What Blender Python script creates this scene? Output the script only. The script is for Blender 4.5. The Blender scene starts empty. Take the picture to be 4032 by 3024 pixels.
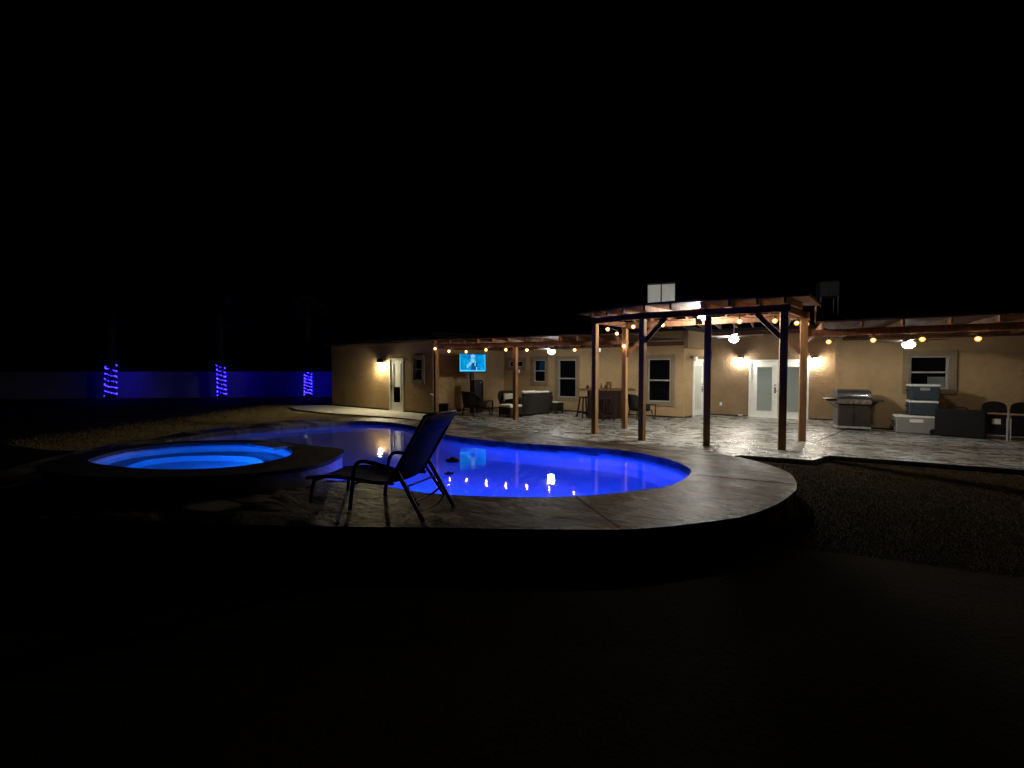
import bpy, bmesh, math, random
import numpy as np
from mathutils import Vector, Matrix
from mathutils.geometry import tessellate_polygon
R = math.radians
random.seed(7); rng = np.random.default_rng(7)
sc = bpy.context.scene
COL = sc.collection

# ------------------------------------------------------------------ camera
cam = bpy.data.cameras.new('camera'); camo = bpy.data.objects.new('camera', cam); COL.objects.link(camo)
cam.sensor_width = 36.0; cam.lens = 36.0 * 1720 / 4032
cam.clip_start = 0.05; cam.clip_end = 2000
camo.location = (0, 0, 1.62); camo.rotation_euler = (R(90) - math.atan(53 / 1720), 0, 0)
sc.camera = camo
# ------------------------------------------------------------------ night sky
w = bpy.data.worlds.new('World'); sc.world = w; w.use_nodes = True
nt = w.node_tree; bg = nt.nodes['Background']
sky = nt.nodes.new('ShaderNodeTexSky'); sky.sky_type = 'NISHITA'; sky.sun_disc = False
sky.sun_elevation = R(-4); sky.sun_rotation = R(200)
nt.links.new(sky.outputs[0], bg.inputs[0]); bg.inputs[1].default_value = 0.0006
# ------------------------------------------------------------------ exposure / render
sc.view_settings.view_transform = 'Standard'; sc.view_settings.look = 'None'
sc.view_settings.exposure = 0.0; sc.view_settings.gamma = 1.0; sc.view_settings.use_curve_mapping = False
sc.render.engine = 'CYCLES'
cy = sc.cycles
cy.use_denoising = True; cy.max_bounces = 9; cy.diffuse_bounces = 3; cy.glossy_bounces = 3
cy.transmission_bounces = 6; cy.transparent_max_bounces = 8
cy.sample_clamp_indirect = 14.0; cy.use_light_tree = True; cy.caustics_reflective = False; cy.blur_glossy = 0.4

# ------------------------------------------------------------------ lamp strengths (emission)
BULB = 900; SCONCE = 220; SCONCE_WARM = 1050; FAN = 150; FLOOD = 2700; LED = 65; TVS = 1.9
POOL = 1080; SPA = 430

# ------------------------------------------------------------------ materials
def nodes(name):
    m = bpy.data.materials.new(name); m.use_nodes = True
    return m, m.node_tree, m.node_tree.nodes['Principled BSDF']
def N(t, kind, **kw):
    n = t.nodes.new(kind)
    for k, v in kw.items():
        if k in n.inputs.keys(): n.inputs[k].default_value = v
        else: setattr(n, k, v)
    return n
def pm(name, c1, c2=None, scale=6.0, rough=0.7, bump=0.0, bscale=60.0, metal=0.0, spec=0.4, stretch=None, detail=5.0, r2=None):
    m, t, b = nodes(name); L = t.links.new
    tc = N(t, 'ShaderNodeTexCoord'); mp = N(t, 'ShaderNodeMapping'); L(tc.outputs['Object'], mp.inputs[0])
    if stretch: mp.inputs['Scale'].default_value = stretch
    c2 = c2 or tuple(x * 0.72 for x in c1)
    nz = N(t, 'ShaderNodeTexNoise', Scale=scale, Detail=detail, Roughness=0.6); L(mp.outputs[0], nz.inputs['Vector'])
    cr = N(t, 'ShaderNodeValToRGB'); cr.color_ramp.elements[0].position = 0.32; cr.color_ramp.elements[1].position = 0.68
    cr.color_ramp.elements[0].color = (*c2, 1); cr.color_ramp.elements[1].color = (*c1, 1)
    L(nz.outputs['Fac'], cr.inputs[0]); L(cr.outputs[0], b.inputs['Base Color'])
    b.inputs['Roughness'].default_value = rough; b.inputs['Metallic'].default_value = metal
    b.inputs['Specular IOR Level'].default_value = spec
    if r2 is not None:
        mr = N(t, 'ShaderNodeMapRange'); mr.inputs[3].default_value = rough; mr.inputs[4].default_value = r2
        L(nz.outputs['Fac'], mr.inputs[0]); L(mr.outputs[0], b.inputs['Roughness'])
    if bump:
        n2 = N(t, 'ShaderNodeTexNoise', Scale=bscale, Detail=6.0, Roughness=0.65); L(mp.outputs[0], n2.inputs['Vector'])
        bp = N(t, 'ShaderNodeBump', Strength=min(1.0, bump), Distance=0.02); L(n2.outputs['Fac'], bp.inputs['Height']); L(bp.outputs[0], b.inputs['Normal'])
    return m
def em(name, col, s):
    m = bpy.data.materials.new(name); m.use_nodes = True; t = m.node_tree
    t.nodes.remove(t.nodes['Principled BSDF']); e = N(t, 'ShaderNodeEmission'); e.inputs[0].default_value = (*col, 1); e.inputs[1].default_value = s
    t.links.new(e.outputs[0], t.nodes['Material Output'].inputs[0]); return m
def stucco(name, c1, c2):
    m, t, b = nodes(name); L = t.links.new
    tc = N(t, 'ShaderNodeTexCoord')
    nz = N(t, 'ShaderNodeTexNoise', Scale=1.6, Detail=6.0, Roughness=0.65); L(tc.outputs['Object'], nz.inputs['Vector'])
    cr = N(t, 'ShaderNodeValToRGB'); cr.color_ramp.elements[0].color = (*c2, 1); cr.color_ramp.elements[1].color = (*c1, 1)
    cr.color_ramp.elements[0].position = 0.3; cr.color_ramp.elements[1].position = 0.7
    L(nz.outputs['Fac'], cr.inputs[0]); L(cr.outputs[0], b.inputs['Base Color'])
    mp = N(t, 'ShaderNodeMapping'); mp.inputs['Scale'].default_value = (1, 1, 1.7); L(tc.outputs['Object'], mp.inputs[0])
    n1 = N(t, 'ShaderNodeTexNoise', Scale=9.0, Detail=4.0, Roughness=0.6, Distortion=0.8); L(mp.outputs[0], n1.inputs['Vector'])
    n2 = N(t, 'ShaderNodeTexNoise', Scale=70.0, Detail=3.0); L(tc.outputs['Object'], n2.inputs['Vector'])
    r = N(t, 'ShaderNodeValToRGB'); r.color_ramp.elements[0].position = 0.42; r.color_ramp.elements[1].position = 0.62; L(n1.outputs['Fac'], r.inputs[0])
    mx = N(t, 'ShaderNodeMath', operation='MULTIPLY_ADD'); L(n2.outputs['Fac'], mx.inputs[0]); mx.inputs[1].default_value = 0.22; L(r.outputs[0], mx.inputs[2])
    bp = N(t, 'ShaderNodeBump', Strength=0.55, Distance=0.012); L(mx.outputs[0], bp.inputs['Height']); L(bp.outputs[0], b.inputs['Normal'])
    b.inputs['Roughness'].default_value = 0.9; b.inputs['Specular IOR Level'].default_value = 0.2
    return m
def concrete(name, light, dark, brick, stretch, contrast=(0.42, 0.62), rough=(0.25, 0.6), bump=0.5, nscale=2.6, spec=0.5):
    m, t, b = nodes(name); L = t.links.new
    tc = N(t, 'ShaderNodeTexCoord'); rot = N(t, 'ShaderNodeMapping'); rot.inputs['Rotation'].default_value = (0, 0, R(31)); L(tc.outputs['Object'], rot.inputs[0])
    st = N(t, 'ShaderNodeMapping'); st.inputs['Scale'].default_value = stretch; L(rot.outputs[0], st.inputs[0])
    n1 = N(t, 'ShaderNodeTexNoise', Scale=nscale, Detail=9.0, Roughness=0.62, Distortion=0.9); L(st.outputs[0], n1.inputs['Vector'])
    n0 = N(t, 'ShaderNodeTexNoise', Scale=0.55, Detail=3.0); L(tc.outputs['Object'], n0.inputs['Vector'])
    add = N(t, 'ShaderNodeMath', operation='MULTIPLY_ADD'); L(n0.outputs['Fac'], add.inputs[0]); add.inputs[1].default_value = 0.35; L(n1.outputs['Fac'], add.inputs[2])
    sub = N(t, 'ShaderNodeMath', operation='SUBTRACT'); L(add.outputs[0], sub.inputs[0]); sub.inputs[1].default_value = 0.175
    cr = N(t, 'ShaderNodeValToRGB'); cr.color_ramp.elements[0].position = contrast[0]; cr.color_ramp.elements[1].position = contrast[1]
    cr.color_ramp.elements[0].color = (*dark, 1); cr.color_ramp.elements[1].color = (*light, 1); L(sub.outputs[0], cr.inputs[0])
    h = cr.outputs[0]
    mr = N(t, 'ShaderNodeMapRange'); mr.inputs[3].default_value = rough[0]; mr.inputs[4].default_value = rough[1]; L(n1.outputs['Fac'], mr.inputs[0]); L(mr.outputs[0], b.inputs['Roughness'])
    n2 = N(t, 'ShaderNodeTexNoise', Scale=11.0, Detail=5.0, Roughness=0.6, Distortion=0.5); L(st.outputs[0], n2.inputs['Vector'])
    hh = N(t, 'ShaderNodeMath', operation='MULTIPLY_ADD'); L(n1.outputs['Fac'], hh.inputs[0]); hh.inputs[1].default_value = 2.2; L(n2.outputs['Fac'], hh.inputs[2])
    height = hh.outputs[0]
    if brick:
        br = N(t, 'ShaderNodeTexBrick', Scale=1.0); br.inputs['Mortar Size'].default_value = 0.012; br.inputs['Brick Width'].default_value = 0.62; br.inputs['Row Height'].default_value = 0.36
        br.inputs['Mortar Smooth'].default_value = 0.4; br.offset_frequency = 2; br.squash = 0.7; br.squash_frequency = 3
        ds = N(t, 'ShaderNodeTexNoise', Scale=3.0); L(rot.outputs[0], ds.inputs['Vector'])
        va = N(t, 'ShaderNodeVectorMath', operation='MULTIPLY_ADD'); L(ds.outputs['Color'], va.inputs[0]); va.inputs[1].default_value = (0.16, 0.16, 0.0); L(rot.outputs[0], va.inputs[2])
        L(va.outputs[0], br.inputs['Vector'])
        mx = N(t, 'ShaderNodeMix', data_type='RGBA'); L(br.outputs['Fac'], mx.inputs['Factor']); L(h, mx.inputs[6]); mx.inputs[7].default_value = (dark[0] * 1.1, dark[1] * 1.1, dark[2] * 1.1, 1)
        h = mx.outputs[2]
        s2 = N(t, 'ShaderNodeMath', operation='MULTIPLY_ADD'); L(br.outputs['Fac'], s2.inputs[0]); s2.inputs[1].default_value = -1.3; L(height, s2.inputs[2]); height = s2.outputs[0]
    L(h, b.inputs['Base Color'])
    bp = N(t, 'ShaderNodeBump', Strength=bump, Distance=0.012); L(height, bp.inputs['Height']); L(bp.outputs[0], b.inputs['Normal'])
    b.inputs['Specular IOR Level'].default_value = spec
    return m
def wicker_mat(name, c):
    m, t, b = nodes(name); L = t.links.new
    tc = N(t, 'ShaderNodeTexCoord')
    w1 = N(t, 'ShaderNodeTexWave', Scale=22.0, Distortion=0.6); w1.bands_direction = 'Z'; L(tc.outputs['Object'], w1.inputs['Vector'])
    w2 = N(t, 'ShaderNodeTexWave', Scale=9.0, Distortion=0.4); w2.bands_direction = 'DIAGONAL'; L(tc.outputs['Object'], w2.inputs['Vector'])
    mu = N(t, 'ShaderNodeMath', operation='MULTIPLY'); L(w1.outputs['Fac'], mu.inputs[0]); L(w2.outputs['Fac'], mu.inputs[1])
    cr = N(t, 'ShaderNodeValToRGB'); cr.color_ramp.elements[0].color = tuple(x * .4 for x in c) + (1,); cr.color_ramp.elements[1].color = (*c, 1); L(w1.outputs['Fac'], cr.inputs[0]); L(cr.outputs[0], b.inputs['Base Color'])
    bp = N(t, 'ShaderNodeBump', Strength=0.7, Distance=0.01); L(mu.outputs[0], bp.inputs['Height']); L(bp.outputs[0], b.inputs['Normal'])
    b.inputs['Roughness'].default_value = 0.7; b.inputs['Specular IOR Level'].default_value = 0.15
    return m
def wood(name, c1, c2):
    m = pm(name, c1, c2, scale=3.0, rough=0.75, bump=0.25, bscale=30, stretch=(6, 6, 0.6), detail=7, spec=0.15); return m
def window_glass():
    m = bpy.data.materials.new('window_glass'); m.use_nodes = True; t = m.node_tree; t.nodes.remove(t.nodes['Principled BSDF']); L = t.links.new
    g = N(t, 'ShaderNodeBsdfGlossy', Roughness=0.02); tr = N(t, 'ShaderNodeBsdfTransparent'); tr.inputs[0].default_value = (0.86, 0.9, 0.9, 1)
    fr = N(t, 'ShaderNodeFresnel', IOR=1.52); mx = N(t, 'ShaderNodeMixShader'); L(fr.outputs[0], mx.inputs[0]); L(tr.outputs[0], mx.inputs[1]); L(g.outputs[0], mx.inputs[2])
    L(mx.outputs[0], t.nodes['Material Output'].inputs[0]); return m
def water_mat(name, s, dist):
    m = bpy.data.materials.new(name); m.use_nodes = True; t = m.node_tree; t.nodes.remove(t.nodes['Principled BSDF']); L = t.links.new
    g = N(t, 'ShaderNodeBsdfGlass', Roughness=0.0, IOR=1.33)
    tc = N(t, 'ShaderNodeTexCoord'); mp = N(t, 'ShaderNodeMapping'); mp.inputs['Scale'].default_value = (0.8, 1.6, 1.0); mp.inputs['Rotation'].default_value = (0, 0, R(12)); L(tc.outputs['Object'], mp.inputs[0])
    n = N(t, 'ShaderNodeTexNoise', Scale=s, Detail=3.0, Roughness=0.5, Distortion=0.5); L(mp.outputs[0], n.inputs['Vector'])
    bp = N(t, 'ShaderNodeBump', Strength=0.5, Distance=dist); L(n.outputs['Fac'], bp.inputs['Height']); L(bp.outputs[0], g.inputs['Normal'])
    L(g.outputs[0], t.nodes['Material Output'].inputs[0]); return m
def sling_mat():
    m = bpy.data.materials.new('sling_mesh'); m.use_nodes = True; t = m.node_tree; b = t.nodes['Principled BSDF']; L = t.links.new
    b.inputs['Base Color'].default_value = (0.03, 0.03, 0.04, 1); b.inputs['Roughness'].default_value = 0.8
    tl = N(t, 'ShaderNodeBsdfTranslucent'); tl.inputs[0].default_value = (0.12, 0.12, 0.16, 1)
    tr = N(t, 'ShaderNodeBsdfTransparent')
    m1 = N(t, 'ShaderNodeMixShader'); m1.inputs[0].default_value = 0.35; L(b.outputs[0], m1.inputs[1]); L(tl.outputs[0], m1.inputs[2])
    m2 = N(t, 'ShaderNodeMixShader'); m2.inputs[0].default_value = 0.05; L(m1.outputs[0], m2.inputs[1]); L(tr.outputs[0], m2.inputs[2])
    L(m2.outputs[0], t.nodes['Material Output'].inputs[0]); return m

M = {}
M['stucco'] = stucco('tan_stucco', (0.37, 0.255, 0.132), (0.28, 0.19, 0.097))
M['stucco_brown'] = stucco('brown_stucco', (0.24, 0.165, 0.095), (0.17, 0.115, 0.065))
M['trim'] = stucco('trim_stucco', (0.22, 0.165, 0.10), (0.16, 0.12, 0.075))
M['wood'] = wood('red_stained_wood', (0.12, 0.050, 0.024), (0.06, 0.025, 0.012))
M['wood_pale'] = wood('weathered_wood', (0.23, 0.125, 0.07), (0.11, 0.055, 0.03))
M['post_wood'] = wood('dark_post_wood', (0.25, 0.135, 0.055), (0.13, 0.066, 0.026))
M['patio'] = concrete('stamped_patio_concrete', (0.32, 0.318, 0.30), (0.095, 0.088, 0.078), True, (0.7, 1.4, 1), contrast=(0.42, 0.57), bump=1.0, nscale=3.6, rough=(0.12, 0.42), spec=0.6)
M['deck'] = concrete('marbled_deck_concrete', (0.37, 0.33, 0.275), (0.018, 0.012, 0.008), False, (0.6, 1.25, 1), contrast=(0.48, 0.58), rough=(0.33, 0.62), bump=1.0, nscale=2.3, spec=0.26)
M['walk'] = concrete('pale_walk_concrete', (0.52, 0.52, 0.49), (0.32, 0.31, 0.28), False, (1, 1, 1), contrast=(0.3, 0.7), rough=(0.6, 0.8), bump=0.2)
M['joint'] = pm('joint_filler', (0.012, 0.010, 0.008), rough=0.9)
M['dirt'] = pm('dry_lawn_soil', (0.027, 0.019, 0.010), (0.016, 0.0115, 0.006), scale=1.7, rough=0.97, bump=0.8, bscale=30, spec=0.05)
M['grass'] = pm('dormant_grass', (0.10, 0.068, 0.029), (0.065, 0.047, 0.019), scale=2.5, rough=0.9, spec=0.1)
M['lamplit_grass'] = pm('lamplit_lawn', (0.42, 0.32, 0.17), (0.28, 0.22, 0.10), scale=2.5, rough=0.9, spec=0.1)  # paler copy of the lawn colour, the wing lamp's light painted in
M['white'] = pm('white_paint', (0.72, 0.72, 0.68), (0.62, 0.62, 0.58), rough=0.4)
M['frame'] = pm('window_frame_vinyl', (0.30, 0.285, 0.25), (0.26, 0.245, 0.215), rough=0.4)
M['glass'] = window_glass()
M['blind'] = pm('white_door_blind', (0.50, 0.52, 0.47), (0.44, 0.46, 0.41), scale=3, rough=0.35, stretch=(0.3, 0.3, 40))
M['pane_backing'] = pm('white_curtain', (0.8, 0.82, 0.8), (0.7, 0.72, 0.7), rough=0.8, scale=4, stretch=(8, 8, 0.3))
M['dark_room'] = pm('unlit_room_black', (0.004, 0.004, 0.006), rough=0.95, spec=0.05)  # near-black sheets stand in for the unlit rooms behind the panes
M['black'] = pm('black_plastic', (0.009, 0.009, 0.010), (0.006, 0.006, 0.007), rough=0.5, spec=0.2)
M['fabric_black'] = pm('black_nylon', (0.010, 0.010, 0.010), (0.006, 0.006, 0.006), scale=9, rough=0.75, bump=0.3, bscale=9, spec=0.12)
M['bronze'] = pm('bronze_metal', (0.05, 0.035, 0.02), rough=0.4, metal=0.8)
M['metal_dark'] = pm('black_powder_coat', (0.010, 0.009, 0.008), rough=0.42)
M['steel'] = pm('brushed_steel', (0.14, 0.12, 0.108), (0.08, 0.068, 0.06), scale=3, rough=0.34, metal=0.9, stretch=(1, 1, 14), r2=0.5)
M['grill_dark'] = pm('grill_enamel', (0.055, 0.048, 0.043), (0.03, 0.026, 0.024), rough=0.35)
M['chrome'] = pm('chrome', (0.75, 0.75, 0.73), rough=0.15, metal=1.0)
M['wicker'] = wicker_mat('dark_wicker', (0.030, 0.026, 0.020))
M['cushion'] = pm('cream_cushion', (0.55, 0.53, 0.46), (0.46, 0.44, 0.38), scale=14, rough=0.9, bump=0.3, bscale=12)
M['pillow'] = pm('dark_pillow', (0.035, 0.022, 0.015), rough=0.9, bump=0.3, bscale=12)
M['bar_wood'] = wood('dark_bar_wood', (0.024, 0.010, 0.006), (0.011, 0.005, 0.003))
M['bar_top'] = wood('bar_top_wood', (0.15, 0.075, 0.032), (0.08, 0.038, 0.018))
M['amber'] = pm('amber_bottle', (0.10, 0.06, 0.02), rough=0.15)
M['cool_blue'] = pm('blue_cooler_plastic', (0.036, 0.045, 0.056), (0.029, 0.037, 0.046), rough=0.45, spec=0.25)
M['cool_grey'] = pm('grey_cooler_plastic', (0.20, 0.20, 0.185), (0.17, 0.17, 0.155), rough=0.5)
M['cool_lid'] = pm('white_cooler_lid', (0.62, 0.62, 0.58), (0.55, 0.55, 0.5), rough=0.4)
M['label'] = pm('paper_label', (0.58, 0.52, 0.54), (0.42, 0.37, 0.39), scale=18, rough=0.7)
M['grey_tube'] = pm('grey_steel_tube', (0.36, 0.37, 0.35), rough=0.35, metal=0.3)
M['wood_dark'] = wood('dark_roof_boards', (0.070, 0.030, 0.017), (0.035, 0.015, 0.009))
M['ac_shaded'] = pm('shaded_cooler_panel', (0.045, 0.047, 0.045), rough=0.6)  # panel colour darkened to stand in for the weaker light there
M['roofing'] = pm('dark_roofing', (0.020, 0.019, 0.022), rough=0.9, bump=0.4)
M['ac'] = pm('galvanised_cooler_panel', (0.80, 0.82, 0.76), (0.72, 0.74, 0.69), scale=2, rough=0.6)
M['plaster'] = pm('pool_plaster', (0.70, 0.74, 0.78), (0.60, 0.64, 0.70), scale=1.5, rough=0.75)
M['tile'] = pm('blue_waterline_tile', (0.50, 0.53, 0.66), (0.40, 0.43, 0.56), scale=9, rough=0.3)
M['stone'] = pm('grey_spillway_stone', (0.34, 0.33, 0.34), (0.22, 0.21, 0.22), scale=4, rough=0.6, bump=0.4, bscale=20)
M['stone_dark'] = pm('dark_coping_stone', (0.085, 0.070, 0.056), (0.03, 0.025, 0.02), scale=4, rough=0.8, bump=0.6, bscale=18, spec=0.15)
M['water'] = water_mat('pool_water', 3.2, 0.0034)
M['spa_water'] = water_mat('spa_water', 4.0, 0.003)
M['block'] = pm('block_wall_paint', (0.22, 0.20, 0.22), (0.16, 0.145, 0.16), scale=0.8, rough=0.9, bump=0.4, bscale=14)
M['bark'] = pm('palm_bark', (0.06, 0.045, 0.03), (0.03, 0.022, 0.016), scale=5, rough=0.95, bump=0.9, bscale=12, stretch=(1, 1, 3))
M['frond'] = pm('palm_frond', (0.03, 0.045, 0.018), (0.02, 0.028, 0.012), rough=0.8, spec=0.1)
M['sling'] = sling_mat()
M['fan_blade'] = pm('white_fan_blade', (0.55, 0.54, 0.50), rough=0.5)
M['fan_dark'] = pm('brown_fan_blade', (0.07, 0.045, 0.03), rough=0.5)
M['pipe'] = pm('pale_pipe_insulation', (0.34, 0.33, 0.29), rough=0.8)
M['bulb_core'] = em('bulb_filament_glow', (1.0, 0.60, 0.24), BULB)
def bulb_shell():
    m = bpy.data.materials.new('amber_bulb_glass'); m.use_nodes = True; t = m.node_tree; t.nodes.remove(t.nodes['Principled BSDF']); L = t.links.new
    e = N(t, 'ShaderNodeEmission'); e.inputs[0].default_value = (1.0, 0.36, 0.05, 1); e.inputs[1].default_value = 4.0
    tr = N(t, 'ShaderNodeBsdfTransparent'); mx = N(t, 'ShaderNodeMixShader'); mx.inputs[0].default_value = 0.4
    L(tr.outputs[0], mx.inputs[1]); L(e.outputs[0], mx.inputs[2]); L(mx.outputs[0], t.nodes['Material Output'].inputs[0]); return m
M['bulb'] = bulb_shell()
M['sconce'] = em('white_sconce_glow', (1.0, 0.96, 0.84), SCONCE)
M['sconce_warm'] = em('warm_sconce_glow', (1.0, 0.86, 0.52), SCONCE_WARM)
M['fan_lamp'] = em('fan_lamp_glow', (0.96, 1.0, 0.96), FAN); M['fan_lamp_dim'] = em('fan_lamp_glow_dim', (0.96, 1.0, 0.96), FAN * 0.50); M['fan_lamp_bright'] = em('fan_lamp_glow_bright', (0.96, 1.0, 0.96), FAN * 1.6)
M['flood'] = em('floodlight_glow', (1.0, 0.97, 0.88), FLOOD)
M['led'] = em('violet_led_glow', (0.012, 0.006, 1.0), LED)
M['pool_lamp'] = em('blue_pool_lamp_glow', (0.004, 0.042, 1.0), POOL)
M['spa_lamp'] = em('azure_spa_lamp_glow', (0.005, 0.135, 1.0), SPA)

# ------------------------------------------------------------------ mesh helpers
def wmat(o):
    m = Matrix.Translation(o.location) @ o.rotation_euler.to_matrix().to_4x4() @ Matrix.Diagonal((*o.scale, 1))
    return wmat(o.parent) @ m if o.parent else m
class MB:
    def __init__(s): s.v = []; s.f = []
    def add(s, vs, fs):
        b = len(s.v); s.v += [tuple(x) for x in vs]; s.f += [tuple(i + b for i in f) for f in fs]; return s
    def hexa(s, p):   # p: 4 bottom ccw + 4 top ccw
        return s.add(p, [(3, 2, 1, 0), (4, 5, 6, 7), (0, 1, 5, 4), (1, 2, 6, 5), (2, 3, 7, 6), (3, 0, 4, 7)])
    def box(s, c, d, rz=0.0, taper=1.0):
        cx_, cy_, cz_ = c; a, b_, h = d[0] / 2, d[1] / 2, d[2] / 2; co, si = math.cos(rz), math.sin(rz); p = []
        for z, k in ((-h, 1.0), (h, taper)):
            for x, y in ((-a, -b_), (a, -b_), (a, b_), (-a, b_)):
                x *= k; y *= k; p.append((cx_ + x * co - y * si, cy_ + x * si + y * co, cz_ + z))
        return s.hexa(p)
    def bar(s, p0, p1, wd, ht, up=(0, 0, 1)):
        p0 = Vector(p0); p1 = Vector(p1); d = (p1 - p0).normalized(); u = Vector(up)
        sd = d.cross(u)
        if sd.length < 1e-4: sd = d.cross(Vector((0, 1, 0)))
        sd.normalize(); u = sd.cross(d).normalized(); sd *= wd / 2; u *= ht / 2
        return s.hexa([p0 - sd - u, p0 + sd - u, p1 + sd - u, p1 - sd - u, p0 - sd + u, p0 + sd + u, p1 + sd + u, p1 - sd + u])
    def tube(s, pts, r, n=8, cap=True):
        pts = [Vector(p) for p in pts]; b = len(s.v); rr = r if isinstance(r, (list, tuple)) else [r] * len(pts)
        for i, p in enumerate(pts):
            d = (pts[min(i + 1, len(pts) - 1)] - pts[max(i - 1, 0)]).normalized()
            a = d.cross(Vector((0, 0, 1)));
            if a.length < 0.05: a = d.cross(Vector((0, 1, 0)))
            a.normalize(); c = d.cross(a)
            for k in range(n):
                t = 2 * math.pi * k / n; s.v.append(tuple(p + (a * math.cos(t) + c * math.sin(t)) * rr[i]))
        for i in range(len(pts) - 1):
            for k in range(n):
                k2 = (k + 1) % n; s.f.append((b + i * n + k, b + i * n + k2, b + (i + 1) * n + k2, b + (i + 1) * n + k))
        if cap: s.f.append(tuple(b + k for k in range(n))); s.f.append(tuple(b + (len(pts) - 1) * n + k for k in reversed(range(n))))
        return s
    def lathe(s, prof, c=(0, 0, 0), n=14):
        b = len(s.v)
        for r, z in prof:
            for k in range(n):
                t = 2 * math.pi * k / n; s.v.append((c[0] + r * math.cos(t), c[1] + r * math.sin(t), c[2] + z))
        for i in range(len(prof) - 1):
            for k in range(n):
                k2 = (k + 1) % n; s.f.append((b + i * n + k, b + i * n + k2, b + (i + 1) * n + k2, b + (i + 1) * n + k))
        s.f.append(tuple(b + k for k in reversed(range(n)))); s.f.append(tuple(b + (len(prof) - 1) * n + k for k in range(n)))
        return s
    def slab(s, outer, holes, z0, z1):
        loops = [list(outer)] + [list(h) for h in holes]
        tri = tessellate_polygon([[Vector((x, y, 0)) for x, y in l] for l in loops])
        flat = [p for l in loops for p in l]; n = len(flat); b = len(s.v)
        s.v += [(x, y, z1) for x, y in flat] + [(x, y, z0) for x, y in flat]
        for t in tri:
            a, c, d = [flat[i] for i in t]
            up = (c[0] - a[0]) * (d[1] - a[1]) - (c[1] - a[1]) * (d[0] - a[0]) > 0
            t = tuple(t) if up else tuple(reversed(t))
            s.f.append(tuple(b + i for i in t)); s.f.append(tuple(b + n + i for i in reversed(t)))
        o = 0
        for li, l in enumerate(loops):
            for i in range(len(l)):
                j = (i + 1) % len(l); s.f.append((b + o + i, b + n + o + i, b + n + o + j, b + o + j))
            o += len(l)
        return s
    def strip(s, loopA, loopB):     # closed loops of 3d points, same count
        b = len(s.v); n = len(loopA); s.v += [tuple(p) for p in loopA] + [tuple(p) for p in loopB]
        for i in range(n): j = (i + 1) % n; s.f.append((b + i, b + j, b + n + j, b + n + i))
        return s
    def build(s, name, mat, parent=None, world=True, smooth=False, bevel=0.0):
        me = bpy.data.meshes.new(name); vs = s.v
        if parent is not None and world:
            inv = wmat(parent).inverted(); vs = [tuple(inv @ Vector(v)) for v in vs]
        me.from_pydata(vs, [], s.f); me.validate()
        bm = bmesh.new(); bm.from_mesh(me); bmesh.ops.recalc_face_normals(bm, faces=bm.faces); bm.to_mesh(me); bm.free()
        if smooth:
            for p in me.polygons: p.use_smooth = True
        me.materials.append(M[mat]); o = bpy.data.objects.new(name, me); COL.objects.link(o)
        if parent is not None: o.parent = parent
        if bevel:
            bv = o.modifiers.new('bevel', 'BEVEL'); bv.width = bevel; bv.segments = 2; bv.limit_method = 'ANGLE'
        return o
def tag(o, label, cat, group=None):
    o['label'] = label; o['category'] = cat
    if group: o['group'] = group
    return o
def thing(name, label, cat, loc=(0, 0, 0), rz=0.0, group=None):
    o = bpy.data.objects.new(name, None); COL.objects.link(o); o.location = loc; o.rotation_euler = (0, 0, rz); o.empty_display_size = 0.2
    return tag(o, label, cat, group)
def copy_tree(o, parent=None):
    c = o.copy(); COL.objects.link(c); c.parent = parent
    for ch in o.children: copy_tree(ch, c)
    return c
def struct(o): o['kind'] = 'structure'; return o
def spline(pts, n=6):
    out = []; k = len(pts)
    for i in range(k):
        p0, p1, p2, p3 = [Vector(pts[(i + d) % k]) for d in (-1, 0, 1, 2)]
        for j in range(n):
            t = j / n
            q = 0.5 * ((2 * p1) + (p2 - p0) * t + (2 * p0 - 5 * p1 + 4 * p2 - p3) * t * t + (3 * p1 - p0 - 3 * p2 + p3) * t ** 3); out.append((q.x, q.y))
    return out
def offset(poly, d):   # outward for ccw, by vertex normals
    n = len(poly); area = sum(poly[i][0] * poly[(i + 1) % n][1] - poly[(i + 1) % n][0] * poly[i][1] for i in range(n)); sg = 1 if area > 0 else -1
    out = []
    for i in range(n):
        a = Vector(poly[i - 1]); c = Vector(poly[(i + 1) % n]); t = (c - a).normalized(); out.append((poly[i][0] + sg * t.y * d, poly[i][1] - sg * t.x * d))
    return out
class Fr:      # frame along a wall: s to the right, o outwards (towards the garden), z up
    def __init__(s, A, B):
        s.A = Vector(A); d = Vector(B) - s.A; s.L = d.length; s.d = d / s.L; s.n = Vector((s.d.y, -s.d.x)); s.rz = math.atan2(s.d.y, s.d.x)
    def p(s, a, o, z): q = s.A + s.d * a + s.n * o; return (q.x, q.y, z)
    def box(s, mb, a0, a1, o0, o1, z0, z1):
        return mb.hexa([s.p(a0, o1, z0), s.p(a1, o1, z0), s.p(a1, o0, z0), s.p(a0, o0, z0), s.p(a0, o1, z1), s.p(a1, o1, z1), s.p(a1, o0, z1), s.p(a0, o0, z1)])

# ------------------------------------------------------------------ plan (metres, camera at the origin)
W0, W1, T0, C0 = (-8.32, 20.16), (-2.87, 15.89), (-2.95, 16.70), (-0.35, 18.67)
M1, D1, F1 = (5.72, 14.55), (6.98, 15.71), (10.32, 13.72)
R0, R1 = (9.19, 12.21), (15.4, 8.48)
PB1, PB2 = (3.07, 11.89), (6.49, 9.74)
P1, P2, P3, P4 = (2.07, 10.89), (2.95, 9.88), (4.15, 9.28), (5.39, 8.69)
LA, LM, LE = (-2.6, 14.95), (0.11, 13.92), (3.2, 12.75)
RB = (12.49, 6.13)

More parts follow.
